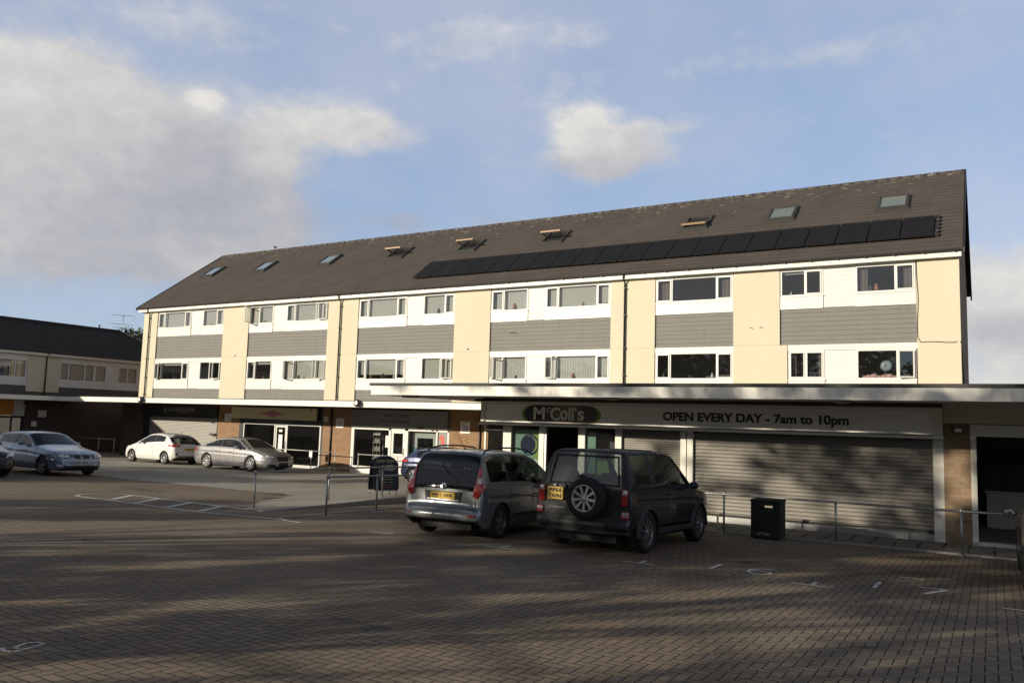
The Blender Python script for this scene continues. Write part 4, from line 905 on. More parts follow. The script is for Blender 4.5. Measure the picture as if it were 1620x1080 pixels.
def pillmat():
    m, nt, b = nodes('emblem_gradient'); tc = nt.nodes.new('ShaderNodeTexCoord'); sp = nt.nodes.new('ShaderNodeSeparateXYZ'); L(nt, tc.outputs['Object'], sp.inputs[0])
    t = math_(nt, 'MULTIPLY', math_(nt, 'ADD', sp.outputs[0], 11.5), 1/2.35)
    c = ramp(nt, t, [(.0, (.012, .016, .03)), (.30, (.02, .022, .03)), (.44, (.17, .14, .11)), (.62, (.20, .165, .13)), (.85, (.07, .055, .055))])
    L(nt, c, b.inputs['Base Color']); b.inputs['Roughness'].default_value = .4; return m
mb = MB(); pill(mb, -11.46, -9.18, .006, .514, 20.104, .38); mb.build('emblem_panel', pillmat(), sgn)
lw = mat('letter_white', (.80, .78, .72), .5)
text_mesh('M', .4, lw, 'lettering', sgn, (-10.98, 20.098, .28), width=.36, height=.36, bold=.012)
text_mesh('C', .4, lw, 'lettering', sgn, (-10.69, 20.098, .38), width=.13, height=.13, bold=.008)
text_mesh('C', .4, lw, 'lettering', sgn, (-10.47, 20.098, .27), width=.30, height=.36, bold=.008)
text_mesh('o', .4, lw, 'lettering', sgn, (-10.2, 20.098, .245), width=.23, height=.27, bold=.008)
text_mesh('ll', .4, lw, 'lettering', sgn, (-9.98, 20.098, .28), width=.15, height=.36, bold=.008)
text_mesh("'", .4, lw, 'lettering', sgn, (-9.84, 20.098, .40), width=.05, height=.1, bold=.006)
text_mesh('s', .4, lw, 'lettering', sgn, (-9.68, 20.098, .235), width=.2, height=.27, bold=.008)
# soffit lights
for i, (x, y, lb) in enumerate(((-8.2, 18.8, 'flat round light under the store canopy above the open door'), (-2.8, 18.9, 'flat round light under the store canopy above the right end of the sign'))):
    r = root('soffit_light', (x, y, .63), lb, 'ceiling light', 'lights under the store canopy')
    mb = MB(); mb.lathe([(.19, .02), (.17, -.05), (0, -.07)], (x, y, .69), axis='z', n=18); mb.build('lamp_cover', mat('lamp_opal', (.45, .44, .40), .3), r)
    mb = MB(); mb.lathe([(.22, .0), (.22, -.025), (.18, -.03)], (x, y, .70), axis='z', n=18); mb.build('lamp_rim', metal, r)
r = root('soffit_light', (-13.9, 18.0, .63), 'square light fitting under the left end of the store canopy', 'ceiling light'); mb = MB(); mb.box(-14.7, -14.3, 18.6, 18.9, .62, .70); mb.build('lamp_cover', metal, r)
r = root('pigeon_spikes', (-13.0, 20.0, .58), 'tangle of dark cable at the corner where the canopies meet', 'cable bundle')
mb = MB()
for i in range(14):
    p = [(-13.15+random.random()*.5, 20.1+random.uniform(-.1, .05), .60+random.random()*.06) for _ in range(4)]; mb.tube(p, .012, n=4)
mb.build('cable', black_pl, r); r.name = 'cable_bundle'
r = root('security_light', (-.62, 20.2, .1), 'small black floodlight on the buff brick pier', 'floodlight')
mb = MB(); mb.box(-.72, -.52, 20.1, 20.2, .06, .18); mb.tube([(-.75, 20.3, .22), (-.72, 20.2, .15)], .02, n=6); mb.build('lamp_housing', black_pl, r)
mb = MB(); mb.box(-.69, -.55, 20.095, 20.1, .08, .16); mb.build('lamp_glass', paper, r)
# ---------------------------------------------------------------- cars
def paint(name, col, rough=.28, metal=.0, flake=True):
    m, nt, b = nodes(name); b.inputs['Base Color'].default_value = (*col, 1); b.inputs['Metallic'].default_value = metal; b.inputs['Roughness'].default_value = rough
    b.inputs['Coat Weight'].default_value = .6; b.inputs['Coat Roughness'].default_value = .03
    n = noise(nt, 2.2, 6, .65); c = mixc(nt, math_(nt, 'MULTIPLY', n, .35), tuple(col), (col[0]*.6+.004, col[1]*.58+.003, col[2]*.55+.002)); L(nt, c, b.inputs['Base Color'])
    MATS[name] = m; return m
carglass = glass('car_glass', (.34, .38, .37), 1.2, 1.5, .01)
darkglass = glass('car_privacy_glass', (.10, .115, .115), 1.1, 1.5, .006)
rubber = mat('tyre_rubber', (.018, .018, .018), .85, var=.2, vs=8)
trim_ = mat('car_trim', (.022, .022, .023), .6); rimm = mat('alloy_wheel', (.30, .30, .30), .32, .8, var=.1); rimd = mat('alloy_wheel_dark', (.16, .16, .16), .35, .8)
redl = mat('lamp_red', (.38, .012, .012), .12, spec=.7, coat=1); clearl = mat('lamp_clear', (.66, .68, .70), .15, .2, spec=.8, coat=1); orangel = mat('lamp_amber', (.5, .2, .03), .2)
chrome = mat('chrome', (.65, .65, .66), .14, .95, var=.03); platey = mat('plate_yellow', (.68, .43, .03), .45, var=.08); platew = mat('plate_white', (.60, .60, .58), .45, var=.08); ink = mat('plate_ink', (.012, .012, .013), .5)
seatm = mat('car_seat', (.045, .045, .047), .9)
def smooth_poly(pts, step=.03, win=.07):
    p = np.array(pts, float); d = np.r_[0, np.cumsum(np.hypot(*np.diff(p, axis=0).T))]; n = int(d[-1]/.01)
    t = np.linspace(0, d[-1], n); x = np.interp(t, d, p[:, 0]); z = np.interp(t, d, p[:, 1]); w = max(3, int(win/.01)) | 1; h = w//2
    for _ in range(2):
        xp = np.r_[2*x[0]-x[1:h+1][::-1], x, 2*x[-1]-x[-h-1:-1][::-1]]; zp = np.r_[2*z[0]-z[1:h+1][::-1], z, 2*z[-1]-z[-h-1:-1][::-1]]
        k = np.ones(w)/w; x = np.convolve(xp, k, 'valid'); z = np.convolve(zp, k, 'valid')
    m = int(d[-1]/step); i = np.linspace(0, n-1, m).astype(int); return x[i], z[i]
NB = 26; NG = 6; NT = 14       # rows: body side, glass side, top half
def car(sp, loc, heading, label, group=None, plate=None, rear_plate=None):
    """sp: dict; local axes x forward, y left, z up; origin on the ground midway between the axles"""
    z = gz(loc[0], loc[1])+kerb_rise(loc[0], loc[1])+.006
    pitch = math.atan(-.028*math.sin(heading)) if True else 0
    R_ = root(sp.get('name', 'parked_car'), (loc[0], loc[1], z), label, 'car', group); R_.rotation_euler = (0, 0, heading)
    # tilt with the ground
    tilt = math.atan(.028)
    R_.rotation_mode = 'QUATERNION'
    q = Matrix.Rotation(-tilt, 4, 'X') @ Matrix.Rotation(heading, 4, 'Z'); R_.rotation_quaternion = q.to_quaternion()
    W_ = sp['W']/2; xs, zt = smooth_poly(sp['top'], .03, sp.get('win', .08)); n = len(xs)
    bx, bz = zip(*sp['belt']); belt = np.interp(xs, bx, bz)
    lo = np.interp(xs, [xs[0], xs[0]+.25, sp['ra']-.5, sp['fa']+.5, xs[-1]-.25, xs[-1]], sp.get('low', [.34, .22, .19, .19, .2, .27]))
    xr, xf = xs[0], xs[-1]; rr, rf = sp.get('rr', .5), sp.get('rf', .8); er, ef = sp.get('er', .80), sp.get('ef', .62)
    def plan(x):
        w = 1.
        if x < xr+rr: u = (xr+rr-x)/rr; w = er+(1-er)*math.sqrt(max(0, 1-u**2.6))
        if x > xf-rf: u = (x-(xf-rf))/rf; w = ef+(1-ef)*math.sqrt(max(0, 1-u**2.4))
        return w
    lean = sp.get('lean', .42); verts = []; info = []
    rows = NB+NG+NT
    zs_ = []; ws_ = []
    for i in range(n):
        w = W_*plan(xs[i]); ztc = zt[i]; zs = min(belt[i], ztc-.045-.03*min(1, w)); gh = ztc-zs
        crown = min(sp.get('crown', .11), gh*.9) if gh > .2 else gh*.98
        if .14 < gh <= .2: crown = .11+(gh-.2)*0
        crown = min(crown, gh*.98)
        ze = ztc-crown; ws = w*.965; wt = ws-lean*(ze-zs)-.0
        col = []
        for j in range(NB):
            s = j/(NB-1); zz = lo[i]+(zs-lo[i])*s
            f = .90+.10*min(1, s/.28)**.6 if s < .28 else (1.0 if s < .62 else 1-.035*((s-.62)/.38)**1.6)
            crease = -.012*math.exp(-((s-.72)/.05)**2)+.004*math.exp(-((s-.8)/.04)**2)
            col.append((xs[i], w*f+crease*(1 if xr+.3 < xs[i] < xf-.3 else 0), zz))
        for j in range(1, NG+1):
            s = j/NG; col.append((xs[i], ws-(ws-wt)*s, zs+(ze-zs)*s))
        for j in range(1, NT+1):
            th = PI/2*j/NT; e = 2/(2.5+(sp.get('se', 2.5)-2.5)*min(1, max(0, (gh-.2)/.25))); col.append((xs[i], wt*max(0, math.cos(th))**e if j < NT else 0., ze+crown*math.sin(th)**e))
        verts.append(col); info.append((zs, ze, gh))
    nr = len(verts[0])
    V = []; idx = {}
    for i in range(n):
        for j in range(nr):
            idx[(i, j, 1)] = len(V); V.append(list(verts[i][j]))
            if j < nr-1: idx[(i, j, -1)] = len(V); x_, y_, z_ = verts[i][j]; V.append([x_, -y_, z_])
            else: idx[(i, j, -1)] = idx[(i, j, 1)]
    # nose and tail bulge handled by caps
    ra, fa, wr = sp['ra'], sp['fa'], sp['R']; AR = wr+sp.get('arch', .045); az_ = wr
    inside = set()
    for k, v in enumerate(V):
        if abs(v[1]) < W_*.55 and v[2] < .3: pass
        for ax in (ra, fa):
            d = math.hypot(v[0]-ax, v[2]-az_)
            if d < AR and abs(v[1]) > W_*.5:
                inside.add(k)
    F_ = {'body': [], 'windscreen': [], 'rear_window': [], 'side_window': [], 'trim': []}
    ws0, ws1 = sp['ws']; rw0, rw1 = sp['rw']; sw = sp['sw']; jt0 = NB+NG-1
    for i in range(n-1):
        xm = (xs[i]+xs[i+1])/2
        for j in range(nr-1):
            for s in (1, -1):
                q = [idx[(i, j, s)], idx[(i+1, j, s)], idx[(i+1, j+1, s)], idx[(i, j+1, s)]]
                if len(set(q)) < 3: continue
                if all(k in inside for k in q): continue
                if s < 0: q = q[::-1]
                cls = 'body'
                if sp.get('hardtop') is not None and j >= NB and xm < sp['hardtop']: cls = 'trim'
                gh = min(info[i][1]-info[i][0], info[i+1][1]-info[i+1][0])
                if j >= jt0+sp.get('gj', 4) and ws0 < xm < ws1: cls = 'windscreen'
                elif j >= jt0+(sp.get('gj', 4) if not sp.get('wrap') else 3) and rw0 < xm < rw1: cls = 'rear_window'
                elif NB <= j < jt0 and gh > .10:
                    for (a, b) in sw:
                        if a < xm < b: cls = 'side_window'
                    if cls == 'body' and sw[0][0] < xm < sw[-1][1] and sp.get('bp', True): cls = 'trim'
                F_[cls].append((q, s))
    for k in inside:
        v = V[k]; ax = ra if abs(v[0]-ra) < abs(v[0]-fa) else fa; d = math.hypot(v[0]-ax, v[2]-az_) or 1e-3
        v[0] = ax+(v[0]-ax)/d*AR; v[2] = az_+(v[2]-az_)/d*AR
    # end caps, slightly bulged
    for i, sx in ((0, -1), (n-1, 1)):
        loop = [idx[(i, j, 1)] for j in range(nr)]+[idx[(i, j, -1)] for j in range(nr-2, -1, -1)]
        c = np.mean([V[k] for k in loop], axis=0); prev = loop
        for sc, bu in ((.9, .03), (.6, .055), (.25, .065)):
            new = []
            for k in loop:
                V.append([V[k][0]+sx*bu, V[k][1]*sc, c[2]+(V[k][2]-c[2])*sc]); new.append(len(V)-1)
            m_ = len(loop)
            for a in range(m_-1):
                F_['body'].append(([prev[a], prev[a+1], new[a+1], new[a]] if sx < 0 else [prev[a+1], prev[a], new[a], new[a+1]], 1))
            F_['body'].append(([prev[-1], prev[0], new[0], new[-1]] if sx < 0 else [prev[0], prev[-1], new[-1], new[0]], 1)); prev = new
        F_['body'].append((prev if sx < 0 else prev[::-1], 1))
    def part(nm, faces, m, parent=R_):
        used = sorted({k for q in faces for k in q}); mp = {k: a for a, k in enumerate(used)}
        me = bpy.data.meshes.new(nm); me.from_pydata([V[k] for k in used], [], [[mp[k] for k in q] for q in faces]); me.materials.append(m)
        me.polygons.foreach_set('use_smooth', [True]*len(me.polygons)); me.update()
        bm = bmesh.new(); bm.from_mesh(me); bmesh.ops.recalc_face_normals(bm, faces=bm.faces)
        bm.to_mesh(me); bm.free()
        o = bpy.data.objects.new(nm, me); C.objects.link(o); put(o, parent, False); return o
    body = part('body', [q for q, s in F_['body']], sp['paint'])
    if F_['trim']: part('pillar_trim', [q for q, s in F_['trim']], trim_, body)
    for nm in ('windscreen', 'rear_window'):
        if F_[nm]: part(nm, [q for q, s in F_[nm]], sp.get('rglass', carglass) if nm == 'rear_window' else carglass)
    for s in (1, -1):
        fs = [q for q, t in F_['side_window'] if t == s]
        if fs: part('side_window', fs, sp.get('sglass', carglass))
    tree = BVHTree.FromPolygons([Vector(v) for v in V], [q for k in F_ for q, s in F_[k]])
    # patch projected on to the body
    def patch(nm, outline, axis, sgn, m, off=.007, parent=R_, res=.035):
        bm = bmesh.new()
        o2 = []
        for a, b in zip(outline, outline[1:]+outline[:1]):
            L_ = math.hypot(b[0]-a[0], b[1]-a[1]); q_ = max(1, int(L_/res))
            for t in range(q_): o2.append((a[0]+(b[0]-a[0])*t/q_, a[1]+(b[1]-a[1])*t/q_))
        vs = [bm.verts.new((a, b, 0)) for a, b in o2]; bm.faces.new(vs)
        us = [a for a, b in o2]; vv = [b for a, b in o2]
        for lo_, hi_, no in ((min(us), max(us), (1, 0, 0)), (min(vv), max(vv), (0, 1, 0))):
            t = lo_+res
            while t < hi_-1e-4:
                bmesh.ops.bisect_plane(bm, geom=bm.verts[:]+bm.edges[:]+bm.faces[:], plane_co=(t if no[0] else 0, t if no[1] else 0, 0), plane_no=no); t += res
        last = None; base = []
        for v in bm.verts:
            a, b = v.co.x, v.co.y
            if axis == 'x': org, d = Vector((sgn*9, a, b)), Vector((-sgn, 0, 0))
            elif axis == 'y': org, d = Vector((a, sgn*9, b)), Vector((0, -sgn, 0))
            else: org, d = Vector((a, b, 9)), Vector((0, 0, -1))
            hit, nn, _, _ = tree.ray_cast(org, d)
            if hit is None: base.append((v, None)); continue
            base.append((v, hit-d*off))
        good = [p for v, p in base if p is not None]
        if not good: bm.free(); return None
        for v, p in base:
            if p is None:
                a, b = v.co.x, v.co.y
                p = min(good, key=lambda g: (g.y-a)**2+(g.z-b)**2 if axis == 'x' else (g.x-a)**2+(g.z-b)**2)
            v.co = p
        bmesh.ops.recalc_face_normals(bm, faces=bm.faces)
        me = bpy.data.meshes.new(nm); bm.to_mesh(me); bm.free(); me.materials.append(m); me.polygons.foreach_set('use_smooth', [True]*len(me.polygons))
        o = bpy.data.objects.new(nm, me); C.objects.link(o); put(o, parent, False)
        sd_ = o.modifiers.new('thick', 'SOLIDIFY'); sd_.thickness = off+.004; sd_.offset = 0
        return o
    def both(nm, outline, axis, sgn, m, **k):   # mirrored pair for x-axis patches / both sides for y
        if axis == 'x': patch(nm, outline, axis, sgn, m, **k); patch(nm, [(-a, b) for a, b in outline], axis, sgn, m, **k)
        else: patch(nm, outline, axis, 1, m, **k); patch(nm, outline, axis, -1, m, **k)
    # floor pan, wheel wells, cabin
    mb = MB(); mb.box(xr+.25, xf-.3, -W_*.62, W_*.62, .17, .30); mb.box(xr+.3, xf-.4, -W_*.60, W_*.60, .30, .55)
    for ax in (ra, fa):
        for s in (1, -1):
            pts = [(ax+AR*1.0*math.cos(t), s*(W_-.28), az_+AR*math.sin(t)) for t in np.linspace(-.35, PI+.35, 14)]
            for a, b in zip(pts[:-1], pts[1:]): mb.quad(a, b, (b[0], s*(W_-.03), b[2]), (a[0], s*(W_-.03), a[2]))
            mb.poly([(p[0], s*(W_-.27), p[2]) for p in pts])
    mb.build('underbody', trim_, R_, False)
    mb = MB()
    cz = sp.get('seat', .95); cxs = sp.get('seats', (.35, -.55))
    for cx in cxs:
        for y in (-.36, .36):
            mb.box(cx-.25, cx+.25, y-.24, y+.24, .45, .62); mb.prism([(cx-.22, y-.23, .6), (cx-.08, y-.23, .6), (cx-.26, y-.2, cz+.22), (cx-.36, y-.2, cz+.22)], (0, .46, 0)); mb.box(cx-.40, cx-.29, y-.12, y+.12, cz+.24, cz+.42)
    dx = ws1-.25 if ws1 > 0 else .7
    mb.box(cxs[0]+.55, min(ws1-.05, cxs[0]+1.0), -W_*.8, W_*.8, .6, belt[np.searchsorted(xs, min(ws1-.1, xs[-2]))]-.03)
    ci = mb.build('seats', seatm, R_, False)
    mb = MB()   # steering wheel on the right (UK)
    pts = [(cxs[0]+.42+.06*math.sin(t), -.36+.18*math.cos(t), .93+.17*math.sin(t)) for t in np.linspace(0, 2*PI, 15)]; mb.tube(pts, .016, n=5, cap=False); mb.build('steering_wheel', trim_, R_, False)
    # wheels
    def wheel(ax, s, nm='wheel', cy=None, cz_=None, parent=R_, axis='y'):
        cy = s*(W_-.105) if cy is None else cy; wd = sp.get('tw', .205)/2; r = wr; ri = sp['rim']
        mb = MB(); pr = [(ri, -wd*.85), (ri+.02, -wd), (r-.03, -wd), (r-.006, -wd*.8), (r, -wd*.5), (r, wd*.5), (r-.006, wd*.8), (r-.03, wd), (ri+.02, wd), (ri, wd*.85)]
        mb.lathe(pr, (ax, cy, r), 'y', 36); o = mb.build(nm, rubber, parent, False)
        mb = MB(); of = s*wd*.80
        mb.lathe([(ri, of), (ri-.012, of+s*.006), (ri-.022, of-s*.01), (ri-.03, of-s*.09)], (ax, cy, r), 'y', 36)
        ns = sp.get('spokes', 5); tw = sp.get('spw', .045); dbl = sp.get('double', False)
        for k in range(ns):
            for dd in ((-.13, .13) if dbl else (0,)):
                t = 2*PI*(k+.25)/ns; t1 = t+dd*1.3
                a = Vector((math.cos(t), 0, math.sin(t))); b = Vector((math.cos(t1), 0, math.sin(t1))); c = Vector((ax, cy, r))
                p0 = c+a*.04; p1 = c+b*(ri-.012); tn = (p1-p0).normalized().cross(Vector((0, 1, 0)))
                w0, w1 = tw*.75, tw*(.55 if dbl else .62)
                y0, y1 = of-s*.008, of-s*.002
                vs = [p0-tn*w0, p0+tn*w0, p1+tn*w1, p1-tn*w1]; f_ = [(v.x, cy+y0-s*.0, v.z) for v in vs[:2]]+[(v.x, cy+y1, v.z) for v in vs[2:]]; g_ = [(v[0], v[1]-s*.03, v[2]) for v in f_]
                mb.add(f_+g_, [(0, 1, 2, 3), (4, 5, 6, 7), (0, 1, 5, 4), (1, 2, 6, 5), (2, 3, 7, 6), (3, 0, 4, 7)])
        mb.lathe([(0, of+s*.004), (.03, of+s*.002), (.055, of-s*.01), (.06, of-s*.04)], (ax, cy, r), 'y', 16)
        mb.build('rim', sp.get('rimm', rimm), o, False)
        mb = MB(); mb.lathe([(0, of-s*.07), (ri*.95, of-s*.072)], (ax, cy, r), 'y', 24); mb.lathe([(0, of-s*.05), (ri*.55, of-s*.052)], (ax, cy, r), 'y', 24); mb.build('brake_disc', rimd, o, False)
        return o
    for ax in (ra, fa):
        for s in (1, -1): wheel(ax, s)
    # door mirrors
    mx = sp.get('mirror', (ws1-.62, belt[np.searchsorted(xs, ws1-.6)]+.04))
    for s in (1, -1):
        mb = MB(); mb.lathe([(0, -.075), (.07, -.06), (.09, -.0), (.075, .05), (0, .075)], (mx[0], 0, 0), axis='x', n=14)
        vv = [(a, s*(W_+.10)+b*1.15, mx[1]+.06+c*.78) for a, b, c in mb.v]; m2 = MB(); m2.add(vv, mb.f, 0, True); m2.prism([(mx[0]-.03, s*(W_-.10), mx[1]-.03), (mx[0]+.05, s*(W_-.10), mx[1]-.03), (mx[0]+.03, s*(W_+.05), mx[1]+.03), (mx[0]-.02, s*(W_+.05), mx[1]+.03)], (0, 0, .03))
        o = m2.build('door_mirror', sp.get('mirrorm', sp['paint']), R_, False)
        g = MB(); g.lathe([(0, 0), (.07, 0.001)], (mx[0]-.07, 0, 0), axis='x', n=14); gv = [(a, s*(W_+.10)+b*1.15, mx[1]+.06+c*.78) for a, b, c in g.v]; g2 = MB(); g2.add(gv, g.f); g2.build('mirror_glass', mat('mirror_glass', (.35, .38, .42), .04, 1., var=.02), o, False)
    # seams, handles, sills
    for (pts) in sp.get('seams', []):
        for a, b in zip(pts[:-1], pts[1:]):
            dx_, dz_ = b[0]-a[0], b[1]-a[1]; l_ = math.hypot(dx_, dz_); nx, nz = -dz_/l_*.0045, dx_/l_*.0045
            both('panel_gap', [(a[0]-nx, a[1]-nz), (b[0]-nx, b[1]-nz), (b[0]+nx, b[1]+nz), (a[0]+nx, a[1]+nz)], 'y', 1, trim_, off=.001, parent=body, res=.12)
    for (hx, hz) in sp.get('handles', []):
        both('door_handle', [(hx-.09, hz-.012), (hx+.09, hz-.012), (hx+.09, hz+.014), (hx-.09, hz+.014)], 'y', 1, sp.get('handlem', sp['paint']), off=.025)
    ctx = dict(R=R_, body=body, patch=patch, both=both, wheel=wheel, W=W_, xr=xr, xf=xf, tree=tree, sp=sp, V=V)
    if sp.get('extra'): sp['extra'](ctx)
    return R_
def plate_(ctx, txt, sgn, y, z, m, w=.52, h=.112, lines=None, box=.0, x=None):
    tr = ctx['tree']
    if x is None:
        hit = tr.ray_cast(Vector((sgn*9, y, z)), Vector((-sgn, 0, 0)))[0]; x = hit.x+sgn*.02
    mb = MB(); mb.box(min(x, x+sgn*.012), max(x, x+sgn*.012), y-w/2, y+w/2, z-h/2, z+h/2); o = mb.build('number_plate', m, ctx['R'], False)
    rot = (PI/2, 0, -PI/2) if sgn < 0 else (PI/2, 0, PI/2)
    if lines:
        for i, t in enumerate(lines): text_mesh(t, .1, ink, 'plate_lettering', o, (x+sgn*.0135, y, z+h*.235-h*.47*i), rot, .001, .006, width=w*.78, height=h*.34, keep=False)
    elif txt: text_mesh(txt, .1, ink, 'plate_lettering', o, (x+sgn*.0135, y, z), rot, .001, .004, width=w*.88, height=h*.66, keep=False)
    return o
# ---------------------------------------------------------------- the grey people carrier seen from behind
silver_green = paint('paint_grey_green', (.25, .27, .28), .26, .55)
def ex_mpv(c):
    P, B = c['patch'], c['both']
    B('tail_light', [(.62, .78), (.71, .74), (.80, .86), (.83, 1.05), (.80, 1.22), (.72, 1.34), (.665, 1.33), (.66, 1.1)], 'x', -1, redl, off=.014)
    B('reverse_lamp', [(.69, 1.0), (.765, 1.0), (.765, 1.1), (.69, 1.1)], 'x', -1, clearl, off=.02)
    P('plate_recess', [(-.36, .66), (.36, .66), (.40, .84), (-.40, .84)], 'x', -1, trim_, off=.004); P('plate_surround', [(-.33, .655), (.33, .655), (.35, .70), (-.35, .70)], 'x', -1, clearl, off=.012)
    plate_(c, 'WJ61 NHK', -1, 0, .76, platey, .52, .125)
    P('badge', [(.055*math.cos(t), .93+.055*math.sin(t)) for t in np.linspace(0, 2*PI, 17)[:-1]], 'x', -1, chrome, off=.014); P('badge_centre', [(.03*math.cos(t), .93+.03*math.sin(t)) for t in np.linspace(0, 2*PI, 13)[:-1]], 'x', -1, rubber, off=.019)
    for (z0, z1, w) in ((.545, .553, .70),): P('tailgate_gap', [(-w, z0), (w, z0), (w, z1), (-w, z1)], 'x', -1, trim_, off=.002)
    P('tailgate_gap', [(-.645, .862), (.645, .862), (.645, .870), (-.645, .870)], 'x', -1, trim_, off=.0015)
    for s in (1, -1): P('tailgate_gap', [(s*.70, .55), (s*.708, .55), (s*.655, .80), (s*.647, .80)], 'x', -1, trim_, off=.002)
    P('bumper_lower', [(-.72, .27), (.72, .27), (.78, .36), (-.78, .36)], 'x', -1, trim_, off=.006)
    B('reflector', [(.60, .42), (.74, .43), (.74, .46), (.60, .45)], 'x', -1, redl, off=.01)
    mb = MB(); mb.tube([(-1.93, .12, 1.30), (-1.97, -.05, 1.16), (-1.995, -.30, 1.02)], .011, n=5); mb.tube([(-1.94, .0, 1.0), (-1.98, .0, 1.0)], .03, n=8); mb.build('wiper', trim_, c['R'], False)
    for s in (1, -1):
        mb = MB(); pts = [(-1.72, s*.60, 1.50), (-1.62, s*.60, 1.595), (-1.2, s*.605, 1.65), (-.5, s*.61, 1.66), (.1, s*.61, 1.63), (.32, s*.61, 1.56)]; mb.tube(pts, .016, n=8); mb.build('roof_rail', trim_, c['R'], False)
    mb = MB(); mb.tube([(-1.3, 0, 1.58), (-1.33, 0, 1.62)], [.03, .015], n=8); mb.tube([(-1.33, 0, 1.60), (-1.75, 0.0, 1.97)], [.006, .003], n=5); mb.build('aerial', trim_, c['R'], False)
    B('side_moulding', [(-.85, .40), (.75, .40), (.75, .44), (-.85, .44)], 'y', 1, trim_, off=.008)
    B('headlight', [(.50, .66), (.78, .70), (.80, .82), (.55, .80)], 'x', 1, clearl, off=.012); P('grille', [(-.45, .62), (.45, .62), (.48, .76), (-.48, .76)], 'x', 1, trim_, off=.01)
MPV = dict(name='people_carrier', se=3.2, gj=4, crown=.10, paint=silver_green, W=1.684, ra=-1.304, fa=1.304, R=.312, rim=.215, spokes=5, spw=.075,
    top=[(-2.12, .50), (-2.10, .56), (-2.04, .60), (-2.02, .93), (-1.86, 1.40), (-1.78, 1.55), (-1.5, 1.595), (-.5, 1.612), (.1, 1.575), (.45, 1.49), (1.28, 1.02), (1.42, .97), (1.95, .78), (2.06, .66), (2.10, .5)],
    belt=[(-2.2, .92), (-1.9, .95), (-.2, .93), (.3, .87), (1.3, .90), (2.1, .6)], ws=(.35, 1.30), rw=(-2.022, -1.80), sw=[(-1.72, -.98), (-.92, -.02), (.06, 1.12)], rglass=darkglass, sglass=darkglass,
    rr=.42, er=.86, lean=.34, win=.06, seams=[[(-.95, .35), (-.95, .94)], [(.02, .25), (.02, .9)], [(1.0, .35), (.98, .86)]], handles=[(-.75, .80), (.2, .78)], extra=ex_mpv, seats=(.3, -.6))
car(MPV, (-8.745, 14.22), PI/2+.064, 'grey people carrier with yellow rear plate and roof bars, parked left of the black off-roader')
